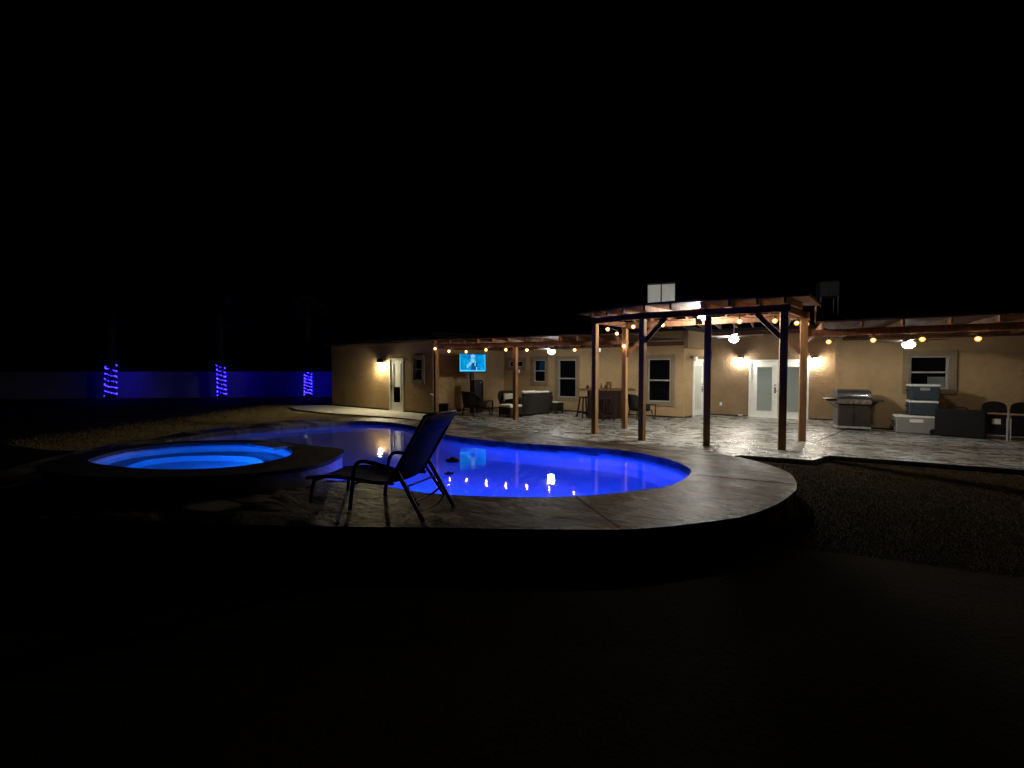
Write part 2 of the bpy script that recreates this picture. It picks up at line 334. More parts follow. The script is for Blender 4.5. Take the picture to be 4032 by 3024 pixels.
# ------------------------------------------------------------------ ground, pool, decks
spa_edge = spline([(-5.42, 5.57), (-4.41, 5.19), (-3.72, 5.18), (-3.30, 5.37), (-3.07, 5.85), (-3.21, 6.34), (-3.77, 6.93), (-4.52, 7.11), (-5.27, 6.98), (-5.71, 6.56), (-5.69, 6.03)], 6)
ring_out = spline([(-5.81, 5.32), (-4.96, 4.88), (-4.08, 4.74), (-3.10, 4.89), (-2.64, 5.16), (-2.41, 5.45), (-2.38, 5.92), (-2.47, 6.40), (-2.73, 6.62), (-3.03, 6.74), (-3.41, 6.95), (-3.90, 7.20), (-4.52, 7.34), (-5.41, 7.22), (-5.98, 6.74), (-6.07, 6.03)], 6)
pool_edge = spline([(-6.97, 9.03), (-6.84, 10.02), (-6.09, 10.97), (-5.76, 11.31), (-5.21, 11.75), (-4.71, 12.12), (-4.12, 12.27), (-3.23, 11.89), (-2.49, 11.12), (-1.91, 10.36), (-1.31, 9.50), (-0.23, 8.69), (1.08, 8.16), (1.95, 7.74), (2.38, 7.19), (2.57, 6.65), (2.51, 6.08), (2.00, 5.40), (1.50, 5.15), (1.05, 4.98), (0.46, 4.87), (-0.13, 4.88), (-0.73, 4.96), (-1.10, 5.08), (-1.53, 5.33), (-1.93, 5.57), (-2.50, 5.65), (-2.76, 5.92), (-2.91, 6.35), (-3.24, 6.71), (-3.90, 7.03), (-4.73, 7.16), (-5.61, 7.06), (-6.31, 7.45), (-6.79, 8.15)], 5)
i0 = min(range(len(pool_edge)), key=lambda i: math.dist(pool_edge[i], (-1.93, 5.57))); i1 = min(range(len(pool_edge)), key=lambda i: math.dist(pool_edge[i], (-6.31, 7.45)))
deck_hole = pool_edge[:i0 + 1] + [(-2.50, 5.54), (-2.75, 5.32), (-3.19, 5.07), (-3.81, 4.96), (-4.61, 5.03), (-5.5, 5.34), (-5.92, 5.94), (-5.87, 6.74), (-5.80, 7.0)] + pool_edge[i1:]
deck_edge = spline([(-7.67, 7.80), (-7.49, 8.94), (-7.52, 10.54), (-6.75, 11.92), (-6.31, 12.53), (-5.44, 13.03), (-4.49, 13.11), (-3.66, 12.89), (-2.79, 12.43), (-1.60, 11.89), (-0.42, 10.92), (0.75, 9.65), (1.70, 8.69), (2.47, 8.30), (3.46, 7.50), (3.81, 6.88), (3.87, 6.14), (3.66, 5.60), (3.46, 5.27), (3.28, 5.05), (2.80, 4.59), (2.24, 4.21), (1.66, 4.01), (1.14, 3.88), (0.67, 3.86), (0.05, 3.87), (-0.74, 3.91), (-1.75, 3.94), (-2.98, 4.03), (-4.30, 4.16), (-5.61, 4.38), (-6.66, 5.17), (-7.36, 6.49)], 4)
ZD = 0.20      # the pool deck stands a step above the patio and lawn
grd_hole = offset(deck_edge, -0.25)
g = MB().slab([(-300, -60), (300, -60), (300, 400), (-300, 400)], [grd_hole], -0.35, -0.05).build('ground', 'dirt'); struct(g)
dk = MB().slab(deck_edge, [deck_hole], -0.12, ZD).build('pool_deck', 'deck'); struct(dk)
def joint(p0, p1, z, parent, wd=0.018):
    d = (Vector(p1) - Vector(p0)).normalized(); nn = Vector((-d.y, d.x)) * wd / 2; a, b = Vector(p0), Vector(p1)
    mb = MB().hexa([(*(a - nn), z - 0.02), (*(b - nn), z - 0.02), (*(b + nn), z - 0.02), (*(a + nn), z - 0.02), (*(a - nn), z + 0.003), (*(b - nn), z + 0.003), (*(b + nn), z + 0.003), (*(a + nn), z + 0.003)])
    return mb.build('joint', 'joint', parent)
joint((0.72, 4.87), (0.97, 3.90), ZD, dk); joint((2.52, 5.92), (3.58, 5.40), ZD, dk, 0.012); joint((-1.27, 9.55), (-0.62, 11.0), ZD, dk, 0.012)
pt_poly = [(-2.70, 13.60), (-1.70, 12.7), (-0.46, 11.6), (0.76, 10.3), (1.80, 9.2), (2.6, 8.72), (3.2, 8.1), (3.7, 7.9), (4.31, 8.15), (5.32, 7.68), (5.94, 8.12), (8.18, 6.93), (13.5, 4.2), (15.6, 8.55), (9.5, 12.3), (10.6, 13.85), (7.0, 16.0), (5.7, 14.8), (-0.3, 18.9), (-3.1, 16.8), (-2.75, 15.7)]
pt = MB().slab(pt_poly, [], -0.12, 0.035).build('patio', 'patio'); struct(pt)
joint((6.62, 9.55), (9.3, 12.0), 0.035, pt, 0.03); joint((7.3, 13.9), (9.25, 12.35), 0.035, pt, 0.02)
wk = MB().slab([(-9.75, 19.1), (-8.9, 18.0), (-7.1, 16.62), (-4.28, 15.15), (-2.79, 14.02), (-2.76, 15.95), (-8.3, 20.3), (-9.4, 20.2)], [], -0.12, 0.015).build('walkway', 'walk'); struct(wk)

# pool basin
ZW = 0.105
pb = MB()
lp = [(x, y, 0.0) for x, y in pool_edge]
pb.strip([(x, y, ZD - 0.001) for x, y in pool_edge], [(x, y, ZW - 0.05) for x, y in pool_edge])
pool = thing('swimming_pool', 'kidney shaped swimming pool glowing violet blue beside the patio', 'pool', (-1.0, 7.5, 0))
pb.build('waterline_tile', 'tile', pool)
inner = offset(pool_edge, -0.22)
wb = MB().strip([(x, y, ZW - 0.05) for x, y in pool_edge], [(x, y, -0.75) for x, y in pool_edge]); wb.strip([(x, y, -0.75) for x, y in pool_edge], [(x, y, -1.0) for x, y in inner])
wb.build('basin_wall', 'plaster', pool, smooth=True)
fl = MB().slab(inner, [], -1.05, -1.0); fl.build('basin_floor', 'plaster', pool)
wt = MB(); tri = tessellate_polygon([[Vector((x, y, 0)) for x, y in pool_edge]]); wt.add([(x, y, ZW) for x, y in pool_edge], [tuple(t) for t in tri])
wo = wt.build('water', 'water'); struct(wo)
def flip_up(o):
    bm = bmesh.new(); bm.from_mesh(o.data); bm.faces.ensure_lookup_table()
    for f in bm.faces:
        if f.normal.z < 0: f.normal_flip()
    bm.to_mesh(o.data); bm.free()
flip_up(wo)
def disc(c, nrm, r, n=20, depth=0.0):
    nrm = Vector(nrm).normalized(); a = nrm.cross(Vector((0, 0, 1))).normalized(); b = nrm.cross(a); c = Vector(c); mb = MB()
    pts = [c + (a * math.cos(2 * math.pi * k / n) + b * math.sin(2 * math.pi * k / n)) * r for k in range(n)]
    if depth: return mb.add([p for p in pts] + [p - nrm * depth for p in pts], [tuple(range(n)), tuple(range(2 * n - 1, n - 1, -1))] + [(i, (i + 1) % n, n + (i + 1) % n, n + i) for i in range(n)])
    return mb.add(pts, [tuple(range(n))])
for c, nr in (((0.83, 4.99, -0.36), (-0.10, 1, 0.05)), ((-1.66, 5.47, -0.36), (0.35, 1, 0.05))):
    nv = Vector(nr).normalized()
    lt = disc(Vector(c) + nv * 0.05, nr, 0.13, depth=0.09).build('underwater_light', 'chrome', pool)
    disc(Vector(c) + nv * 0.056, nr, 0.105).build('lens', 'pool_lamp', lt)

# spa: raised round bowl with a surround
spa = thing('spa', 'raised round spa glowing bright azure at the left end of the pool', 'spa', (-4.35, 6.1, 0))
ZR = 0.45
sr = MB().slab(ring_out, [spa_edge], ZR - 0.05, ZR); sr.build('coping', 'stone_dark', spa)
sw = MB().strip([(x, y, ZR - 0.05) for x, y in offset(ring_out, -0.03)], [(x, y, -0.95) for x, y in offset(ring_out, -0.03)]); sw.build('outer_wall', 'stone', spa)
ZS = ZR - 0.075
bench = offset(spa_edge, -0.34)
st = MB().strip([(x, y, ZR - 0.002) for x, y in spa_edge], [(x, y, ZS - 0.03) for x, y in spa_edge]); st.build('waterline_tile', 'tile', spa)
sb = MB().strip([(x, y, ZS - 0.03) for x, y in spa_edge], [(x, y, ZS - 0.42) for x, y in offset(spa_edge, -0.04)])
sb.strip([(x, y, ZS - 0.42) for x, y in offset(spa_edge, -0.04)], [(x, y, ZS - 0.44) for x, y in bench]); sb.build('bench', 'plaster', spa)
sf = MB().strip([(x, y, ZS - 0.44) for x, y in bench], [(x, y, ZS - 0.80) for x, y in offset(bench, -0.05)]); sf.slab(offset(bench, -0.05), [], ZS - 0.85, ZS - 0.80); sf.build('foot_well', 'plaster', spa)
sl = MB().hexa([(-4.17, 6.83, ZR - 0.02), (-3.56, 6.47, ZR - 0.02), (-3.37, 6.74, ZR - 0.06), (-3.94, 7.13, ZR - 0.06), (-4.17, 6.83, ZR + 0.03), (-3.56, 6.47, ZR + 0.03), (-3.37, 6.74, ZR + 0.02), (-3.94, 7.13, ZR + 0.02)])
sl.build('spillway_stone', 'stone', spa, bevel=0.01)
sq = MB(); tri = tessellate_polygon([[Vector((x, y, 0)) for x, y in spa_edge]]); sq.add([(x, y, ZS) for x, y in spa_edge], [tuple(t) for t in tri]); so = sq.build('water', 'spa_water'); struct(so); flip_up(so)
c = Vector((-3.70, 5.64, ZS - 0.60)); nr = Vector((-0.45, 0.9, 0.12)).normalized()
lt = disc(c + nr * 0.04, nr, 0.11, depth=0.08).build('underwater_light', 'chrome', spa); disc(c + nr * 0.046, nr, 0.09).build('lens', 'spa_lamp', lt)

# ------------------------------------------------------------------ house
house = thing('house', 'long low tan stucco house wrapped around a stamped concrete patio', 'house', (2.0, 17.0, 0))
def wall(fr, z0, z1, openings, mat, a0=0.0, a1=None):
    a1 = fr.L if a1 is None else a1; mb = MB()
    xs = sorted({a0, a1, *[q for o in openings for q in o[:2]]}); zs = sorted({z0, z1, *[q for o in openings for q in o[2:]]})
    xs = sorted({*xs, *[a0 + (a1 - a0) * i / 8 for i in range(9)]})
    for i in range(len(xs) - 1):
        for j in range(len(zs) - 1):
            xm, zm = (xs[i] + xs[i + 1]) / 2, (zs[j] + zs[j + 1]) / 2
            if any(o[0] < xm < o[1] and o[2] < zm < o[3] for o in openings): continue
            mb.add([fr.p(xs[i], 0, zs[j]), fr.p(xs[i + 1], 0, zs[j]), fr.p(xs[i + 1], 0, zs[j + 1]), fr.p(xs[i], 0, zs[j + 1])], [(0, 1, 2, 3)])
    dp = -0.16
    for o in openings:
        s0, s1, b, t = o
        for q in ((s0, b, s0, t), (s1, b, s1, t), (s0, t, s1, t), (s0, b, s1, b)):
            mb.add([fr.p(q[0], 0, q[1]), fr.p(q[2], 0, q[3]), fr.p(q[2], dp, q[3]), fr.p(q[0], dp, q[1])], [(0, 1, 2, 3)])
    mb.add([fr.p(a0, 0, z1), fr.p(a1, 0, z1), fr.p(a1, dp, z1), fr.p(a0, dp, z1)], [(0, 1, 2, 3)])
    return mb.build('wall', mat, house)
def window(fr, s0, s1, z0, z1, rail=True, trim=0.13, trimcol='trim', blind=0.0):
    """outer opening s0..s1, z0..z1"""
    t = trim; mb = MB()
    for a in ((s0 - t, s1 + t, z1, z1 + t), (s0 - t, s1 + t, z0 - t, z0), (s0 - t, s0, z0, z1), (s1, s1 + t, z0, z1)): fr.box(mb, a[0], a[1], -0.02, 0.045, a[2], a[3])
    win = mb.build('window', trimcol, house)
    f = MB(); k = 0.045
    for a in ((s0, s1, z1 - k, z1), (s0, s1, z0, z0 + k), (s0, s0 + k, z0 + k, z1 - k), (s1 - k, s1, z0 + k, z1 - k)): fr.box(f, a[0] + .002, a[1] - .002, -0.09, -0.015, a[2], a[3])
    f.build('frame', 'frame', win)
    zm = (z0 + z1) / 2; halves = [(z0 + k, z1 - k, -0.06)]
    if rail:
        r = MB(); fr.box(r, s0 + k, s1 - k, -0.08, -0.012, zm - 0.022, zm + 0.022); r.build('sash_rail', 'frame', win)
        halves = [(z0 + k, zm - 0.022, -0.045), (zm + 0.022, z1 - k, -0.065)]
    for a, b, o in halves: MB().add([fr.p(s0 + k, o, a), fr.p(s1 - k, o, a), fr.p(s1 - k, o, b), fr.p(s0 + k, o, b)], [(0, 1, 2, 3)]).build('pane', 'glass', win)
    c_ = MB(); fr.box(c_, s0 + .003, s1 - .003, -0.15, -0.14, z0 + .003, z1 - .003); c_.build('pane_backing', 'dark_room', win)  # black sheet painted as the darkness of the room, not a hanging cloth
    if blind:
        b_ = MB()
        for i in range(8): fr.box(b_, s0 + k + 0.34, s1 - k, -0.125, -0.105, z0 + 0.06 + i * 0.032, z0 + 0.082 + i * 0.032)
        b_.build('blind', 'grey_tube', win)
    return win
frW, frT, frS = Fr(W0, W1), Fr(T0, C0), Fr(W1, T0); frM, frD, frF, frR = Fr(C0, M1), Fr(M1, D1), Fr(D1, F1), Fr(R0, R1)
wall(frW, -0.1, 2.72, [(4.32, 5.22, 0.03, 2.11), (5.86, 6.34, 1.26, 2.07)], 'stucco')
wall(frS, -0.1, 2.72, [], 'stucco'); wall(frT, -0.1, 2.95, [], 'stucco')
WM = [(0.25, 0.98, 1.76, 2.03), (1.50, 2.05, 1.15, 2.06), (2.62, 3.40, 0.57, 2.05), (6.14, 6.92, 0.54, 2.03)]
wall(frM, -0.1, 2.95, WM, 'stucco')
wall(frD, -0.1, 2.95, [(0.66, 1.58, 0.03, 2.02)], 'stucco')
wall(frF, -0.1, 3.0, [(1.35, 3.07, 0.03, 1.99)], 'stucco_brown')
wall(frR, -0.1, 2.95, [(1.44, 2.20, 1.15, 2.0)], 'stucco')
frJ = Fr(F1, R0); 
b = MB(); frX = Fr((9.24, 12.25), (10.35, 13.75)); frX.box(b, 0, frX.L, -0.15, -0.01, -0.1, 2.95); b.build('wall', 'stucco', house)
wl_ = MB(); frB = Fr((-3.9, 25.8), W0); frB.box(wl_, 0, frB.L - 0.02, -0.2, 0.0, -0.1, 2.72); wl_.build('wall', 'stucco', house)
window(frW, 5.86, 6.34, 1.26, 2.07); window(frM, *WM[0], rail=False); window(frM, *WM[1]); window(frM, *WM[2]); window(frM, *WM[3]); window(frR, 1.44, 2.20, 1.15, 2.0, trim=0.135, blind=1)
# roofs, fascias, ledgers
rf = MB().slab([(-8.62, 20.05), (-2.72, 15.55), (-2.72, 16.9), (1.2, 20.2), (-3.6, 26.2)], [], 2.74, 2.86).build('roof', 'roofing', house)
fa = MB(); frW.box(fa, -0.3, frW.L + 0.1, 0.02, 0.05, 2.685, 2.72); fa.build('drip_edge', 'wood_pale', rf)
MB().slab([(-3.1, 16.6), (-0.3, 18.45), (5.72, 14.35), (6.95, 15.5), (10.2, 13.55), (9.05, 12.1), (15.5, 8.3), (22, 17), (3, 30), (-1.5, 24)], [], 2.96, 3.08).build('roof', 'roofing', house)
lg = MB(); frM.box(lg, 0.1, frM.L - 0.02, 0.003, 0.05, 2.46, 2.60); lg.build('ledger', 'wood', house)
lg = MB(); frT.box(lg, 0.1, frT.L - 0.1, 0.003, 0.05, 2.46, 2.60); lg.build('ledger', 'wood', house)
lg = MB(); frR.box(lg, 0.02, frR.L, 0.003, 0.05, 2.45, 2.60); lg.build('ledger', 'wood', house)
lg = MB(); frF.box(lg, 0.05, frF.L - 0.1, 0.003, 0.05, 2.84, 2.97); lg.build('ledger', 'wood', house)
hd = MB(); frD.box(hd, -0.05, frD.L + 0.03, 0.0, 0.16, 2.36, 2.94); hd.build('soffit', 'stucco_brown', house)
for fr, segs in ((frW, ((0, 4.3), (5.24, frW.L))), (frT, ((0, frT.L - 0.03),)), (frM, ((0.03, frM.L),)), (frD, ((0.03, 0.64), (1.6, frD.L - 0.02))), (frF, ((0.02, 1.33), (3.09, frF.L))), (frR, ((0, frR.L),))):
    for a, b in segs:
        mb = MB(); fr.box(mb, a, b, 0.001, 0.014, -0.05, 0.075); mb.build('weep_screed', 'joint', house)
# doors
def door_leaf(fr, s0, s1, z0, z1, g0, g1, gz0, gz1, o=-0.02, pane='blind', handle=None, lower=None):
    mb = MB()
    for a in ((s0, g0, z0, z1), (g1, s1, z0, z1), (g0, g1, z0, gz0), (g0, g1, gz1, z1)): fr.box(mb, a[0], a[1], o - 0.045, o, a[2], a[3])
    d = mb.build('door', 'white', house)
    md = MB(); k = 0.022
    for a in ((g0 - k, g1 + k, gz1, gz1 + k), (g0 - k, g1 + k, gz0 - k, gz0), (g0 - k, g0, gz0, gz1), (g1, g1 + k, gz0, gz1)): fr.box(md, a[0], a[1], o - 0.003, o + 0.012, a[2], a[3])
    md.build('pane_moulding', 'white', d)
    zz = lower if lower else gz0; gt = lower if lower else gz1
    MB().add([fr.p(g0, o - 0.006, gz0), fr.p(g1, o - 0.006, gz0), fr.p(g1, o - 0.006, gt), fr.p(g0, o - 0.006, gt)], [(0, 1, 2, 3)]).build('pane', 'glass', d)
    bl = MB(); fr.box(bl, g0 + .002, g1 - .002, o - 0.03, o - (0.006 if lower else 0.014), zz, gz1); bl.build('blind', pane, d)
    if lower:
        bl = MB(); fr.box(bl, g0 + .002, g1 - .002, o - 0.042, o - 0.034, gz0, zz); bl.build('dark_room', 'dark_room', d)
    if handle is not None:
        h = MB(); fr.box(h, handle - 0.022, handle + 0.022, o, o + 0.012, 0.86, 1.06); hp = fr.p(handle, o + 0.05, 0.94)
        h.tube([fr.p(handle, o, 0.94), hp, fr.p(handle + 0.09, o + 0.05, 0.94)], 0.010, 6); h.lathe([(0.0, 0), (0.026, 0.003), (0.026, 0.03), (0, 0.034)], fr.p(handle, o + 0.015, 1.12), 8); h.build('handle', 'bronze', d)
    return d
def jamb(fr, s0, s1, z1, wd=0.05, out=0.012, mat='white'):
    mb = MB(); fr.box(mb, s0, s0 + wd, -0.12, out, 0.03, z1); fr.box(mb, s1 - wd, s1, -0.12, out, 0.03, z1); fr.box(mb, s0 + wd, s1 - wd, -0.12, out, z1 - wd, z1)
    return mb.build('door_frame', mat, house)
jamb(frW, 4.325, 5.215, 2.105, 0.06); door_leaf(frW, 4.39, 5.15, 0.045, 2.04, 4.58, 5.0, 0.36, 1.90, handle=4.46, lower=0.97, pane='pane_backing')
jamb(frD, 0.665, 1.575, 2.015, 0.06, 0.03); door_leaf(frD, 0.73, 1.51, 0.045, 1.95, 0.86, 1.36, 0.26, 1.78, o=-0.02, handle=1.44, lower=0.262, pane='blind')
lb = MB(); frD.box(lb, 0.42, 1.62, 0.003, 0.12, 2.03, 2.12); lb.build('lintel_shelf', 'trim', house)
ml = MB(); frD.box(ml, 0.46, 0.62, 0.12, 0.19, 1.95, 2.09); ml.build('door_closer_box', 'cool_lid', house)
jamb(frF, 1.355, 3.065, 1.985, 0.055); door_leaf(frF, 1.415, 2.205, 0.045, 1.925, 1.60, 2.04, 0.25, 1.74, handle=2.13)
door_leaf(frF, 2.215, 3.005, 0.045, 1.925, 2.38, 2.82, 0.25, 1.74)
thr = MB(); frF.box(thr, 1.36, 3.06, -0.1, 0.1, 0.036, 0.05); thr.build('threshold', 'cool_lid', house)
thr = MB(); frW.box(thr, 4.33, 5.21, -0.1, 0.06, 0.016, 0.04); thr.build('threshold', 'cool_lid', house)
ou = MB(); frF.box(ou, 0.455, 0.53, 0.002, 0.02, 0.39, 0.50); ou.build('outlet_cover', 'cool_lid', house)
ou = MB(); frF.box(ou, 1.05, 1.18, 0.002, 0.05, 0.06, 0.09); ou.build('vent_flap', 'cool_lid', house)

# ------------------------------------------------------------------ wall lamps
def sconce(fr, s, z, label, mat, skirt=0.105):
    x, y, _ = fr.p(s, 0.0, 0); t = thing('wall_lamp', label, 'wall lamp', (x, y, z), fr.rz, 'lit wall lamps beside the doors')
    MB().box((0, -0.015, 0.03), (0.12, 0.03, 0.22)).build('backplate', 'bronze', t, world=False, bevel=0.004)
    MB().tube([(0, -0.02, 0.13), (0, -0.08, 0.16), (0, -0.12, 0.145)], 0.012, 6).build('arm', 'bronze', t, world=False)
    MB().lathe([(0.0, 0.16), (0.05, 0.155), (0.105, 0.115), (0.112, skirt), (0.106, skirt), (0.09, 0.105), (0.0, 0.11)], (0, -0.125, -0.005), 16).build('hood', 'bronze', t, world=False, smooth=True)
    MB().lathe([(0.0, -0.12), (0.045, -0.11), (0.068, -0.06), (0.074, 0.04), (0.066, 0.098), (0.0, 0.099)], (0, -0.125, 0), 14).build('glass_jar', mat, t, world=False, smooth=True)
    return t
sconce(frW, 3.86, 1.95, 'glowing yellow hooded wall lamp left of the single white door of the left wing', 'sconce_warm', -0.03)
sconce(frF, 1.09, 1.94, 'bright white wall lamp left of the white double doors', 'sconce')
sconce(frF, 3.21, 1.91, 'bright white wall lamp right of the white double doors', 'sconce')

# ------------------------------------------------------------------ pergola and patio covers
def post(mb, p, wd, rz, z0, z1): return mb.box((p[0], p[1], (z0 + z1) / 2), (wd, wd, z1 - z0), rz)
def ang(a, b): return math.atan2(b[1] - a[1], b[0] - a[0])
def beam(name, a, b, z0, z1, wd, parent, e0=0.0, e1=0.0, mat='wood'):
    d = (Vector(b) - Vector(a)).normalized(); a = Vector(a) - d * e0; b = Vector(b) + d * e1; zc = (z0 + z1) / 2
    return MB().bar((a.x, a.y, zc), (b.x, b.y, zc), wd, z1 - z0).build(name, mat, parent, bevel=0.006)
perg = thing('pergola', 'tall six post wooden pergola with a flat roof in front of the double doors', 'pergola', (4.2, 10.2, 0.035))
for p, wd, a in ((P1, 0.125, ang(P1, P2)), (P2, 0.125, ang(P1, P2)), (P3, 0.135, ang(P2, P4)), (P4, 0.135, ang(P2, P4)), (PB1, 0.125, ang(P1, P2) + 0.08), (PB2, 0.135, ang(PB1, PB2) + .1)):
    post(MB(), p, wd, a, 0.036, 2.775 if p not in (PB1, PB2) else 2.745).build('post', 'post_wood', perg, bevel=0.006)
beam('beam', P1, P2, 2.78, 2.92, 0.09, perg, 0.12, -0.03); beam('beam', P2, P4, 2.782, 2.922, 0.09, perg, 0.05, 0.1)
beam('beam', PB1, PB2, 2.75, 2.915, 0.09, perg, 0.1, 0.1); beam('beam', P4, PB2, 2.784, 2.918, 0.08, perg, -0.05, -0.05); beam('beam', P1, PB1, 2.784, 2.918, 0.08, perg, -0.05, -0.05)
def brace(p, q, z0, ln, rise):
    d = (Vector(q) - Vector(p)).normalized(); a = Vector(p) + d * 0.05; b = a + d * ln
    MB().bar((a.x, a.y, z0), (b.x, b.y, z0 + rise), 0.075, 0.095).build('brace', 'wood', perg, bevel=0.005)
brace(P2, P4, 2.28, 0.44, 0.50); brace(P4, P2, 2.28, 0.44, 0.50); brace(PB1, PB2, 2.02, 0.68, 0.72); brace(PB2, PB1, 2.02, 0.68, 0.72)
u = Vector((0.715, 0.699))
for q in ((2.11, 10.84), (2.42, 10.49), (2.71, 10.15), (3.09, 9.81), (3.58, 9.57), (4.12, 9.31), (4.59, 9.08), (5.04, 8.86), (5.46, 8.66)):
    a = Vector(q) - u * 0.27; b = Vector(q) + u * 1.0
    MB().bar((a.x, a.y, 2.985), (b.x, b.y, 2.985), 0.045, 0.125).build('rafter', 'wood_pale', perg)
roof_p = [(1.70, 11.25), (2.76, 9.72), (4.0, 9.02), (5.72, 8.45), (6.85, 9.72), (6.42, 9.70), (6.0, 9.42), (2.72, 11.46), (2.45, 11.95)]
pr = MB().slab(roof_p, [], 3.055, 3.085).build('roof_deck', 'wood', perg)
MB().slab(offset(roof_p, 0.02), [], 3.086, 3.10).build('roof_covering', 'roofing', pr)
for i in range(9):    # joists of the deep part over the double doors
    a = Vector(PB1).lerp(Vector(PB2), (i + 0.5) / 9) + u * 0.0; e = Vector((0.515, 0.857)); b = a + e * (3.4 if i > 2 else 2.6)
    MB().bar((a.x, a.y, 2.985), (b.x, b.y, 2.985), 0.045, 0.12).build('joist', 'wood', perg)
ob = MB().box((P1[0] + 0.09, P1[1] - 0.02, 2.13), (0.05, 0.05, 0.09), ang(P1, P2)); ob.build('outlet_box', 'cool_lid', perg)
fb = MB(); q = Vector((6.72, 9.72)); fb.bar((q.x, q.y, 2.86), (9.2, 12.13, 2.86), 0.03, 0.37); fb.build('end_board', 'wood', perg)

def lean_to(name, label, A, B, fr_list, posts, z_beam, ext, nraf, roof_poly, loc, start=0.25, end=0.0):
    t = thing(name, label, 'patio cover', loc)
    beam('beam', A, B, z_beam, z_beam + 0.14, 0.09, t, ext[0], ext[1])
    d = (Vector(B) - Vector(A)).normalized(); L_ = (Vector(B) - Vector(A)).length; n = Vector((-d.y, d.x))
    for p in posts: post(MB(), p, 0.125, ang(A, B) - 0.42, 0.036, z_beam - 0.002).build('post', 'post_wood', t, bevel=0.006)
    for i in range(nraf):
        s = start + (L_ - start - end) * i / (nraf - 1) + random.uniform(-0.05, 0.05); a = Vector(A) + d * s
        ln = 9
        for fr in fr_list:
            # intersect a + n*k with wall line
            den = n.x * fr.d.y - n.y * fr.d.x
            k = ((fr.A.x - a.x) * fr.d.y - (fr.A.y - a.y) * fr.d.x) / den; q = a + n * k; ss = (q - fr.A).dot(fr.d)
            if k > 0 and -0.3 < ss < fr.L + 0.3: ln = min(ln, k)
        if ln > 8: ln = 2.0
        b = a + n * (ln - 0.08); a = a - n * 0.27
        MB().bar((a.x, a.y, z_beam + 0.205), (b.x, b.y, z_beam + 0.19), 0.045, 0.125).build('rafter', 'wood_pale' if random.random() < 0.6 else 'wood', t)
    r = MB().slab(roof_poly, [], z_beam + 0.272, z_beam + 0.295).build('roof_deck', 'wood_dark', t)
    MB().slab(offset(roof_poly, 0.02), [], z_beam + 0.296, z_beam + 0.31).build('roof_covering', 'roofing', r)
    return t
lc = lean_to('patio_cover', 'low wooden patio cover with rafters over the wicker seating on the left', LA, LE, [frT, frM], [LA, LM], 2.375, (0.1, 0.1), 12,
    [(-2.85, 14.72), (3.25, 12.40), (5.65, 14.50), (-0.32, 18.52), (-2.9, 16.6)], (0.2, 14.5, 0.035), 0.1, 0.2)
MB().box((LM[0] + 0.10, LM[1] - 0.03, 1.60), (0.05, 0.04, 0.11), ang(LA, LE)).build('outlet_box', 'cool_lid', lc)
lean_to('patio_cover', 'low wooden patio cover above the grill and coolers on the right', PB2, RB, [frR, frF], [], 2.368, (-0.02, 0.3), 11,
    [(6.55, 9.42), (12.55, 5.8), (15.3, 8.35), (9.12, 12.08), (7.6, 10.6)], (9.5, 9.5, 0.035), 0.35, 0.1)

# ------------------------------------------------------------------ string lights
def string_light(label, pts, loc, anchors0, anchors1):
    t = thing('string_light', label, 'string light', loc)
    path = []; prev = Vector(anchors0)
    seq = [Vector(p) + Vector((0, 0, 0.105)) for p in pts] + [Vector(anchors1)]
    path.append(prev)
    for q in seq:
        for k in (0.25, 0.5, 0.75): path.append(prev.lerp(q, k) - Vector((0, 0, 0.04 * 4 * k * (1 - k))))
        path.append(q); prev = q
    MB().tube(path, 0.008, 5).build('cord', 'black', t)
    for p in pts:
        b = MB().lathe([(0.0, -0.052), (0.027, -0.045), (0.046, -0.020), (0.051, 0.0), (0.046, 0.022), (0.028, 0.037), (0.014, 0.042), (0.0, 0.043)], p, 12).build('bulb', 'bulb', t, smooth=True)
        MB().lathe([(0.0, -0.014), (0.010, -0.010), (0.014, 0.0), (0.010, 0.012), (0.0, 0.016)], p, 8).build('filament', 'bulb_core', b, smooth=True)
        MB().lathe([(0.0, 0.044), (0.016, 0.044), (0.017, 0.09), (0.009, 0.104), (0.0, 0.104)], p, 8).build('socket', 'black', b)
    return t
nL = Vector((-0.494, -0.869)) * 0.07
string_light('row of amber bulbs strung along the left patio cover above the television', [(p[0] + nL.x, p[1] + nL.y, p[2]) for p in
    [(-2.58, 14.94, 2.36), (-2.08, 14.75, 2.27), (-1.48, 14.52, 2.24), (-0.81, 14.27, 2.29), (-0.16, 14.02, 2.28), (0.5, 13.77, 2.26), (1.2, 13.51, 2.24), (1.92, 13.24, 2.24)]], (0, 13.6, 2.36), (-2.75, 14.9, 2.5), (2.8, 12.85, 2.42))
uP = u * 0.10
string_light('loop of amber bulbs strung under the pergola beams', [(p[0] + uP.x, p[1] + uP.y, p[2]) for p in
    [(2.27, 10.65, 2.63), (2.75, 10.13, 2.64), (3.30, 9.74, 2.64), (4.66, 9.05, 2.64), (5.22, 8.76, 2.62)]] + [(6.06, 9.33, 2.63), (6.58, 9.80, 2.66)], (4.2, 9.3, 2.78), (2.12, 10.95, 2.77), (6.62, 9.70, 2.76))
string_light('short run of amber bulbs dropping along the left side of the pergola', [(2.75, 11.50, 2.59), (3.0, 11.76, 2.27)], (2.9, 11.6, 2.78), (2.5, 11.28, 2.77), (3.1, 11.78, 2.42))
string_light('row of amber bulbs strung along the right patio cover above the grill', [(6.84, 9.46, 2.24), (7.48, 9.07, 2.25), (8.13, 8.68, 2.24), (8.80, 8.27, 2.22), (9.50, 7.85, 2.22), (10.2, 7.43, 2.22)], (8.2, 8.6, 2.36), (6.6, 9.6, 2.45), (10.9, 7.0, 2.4))

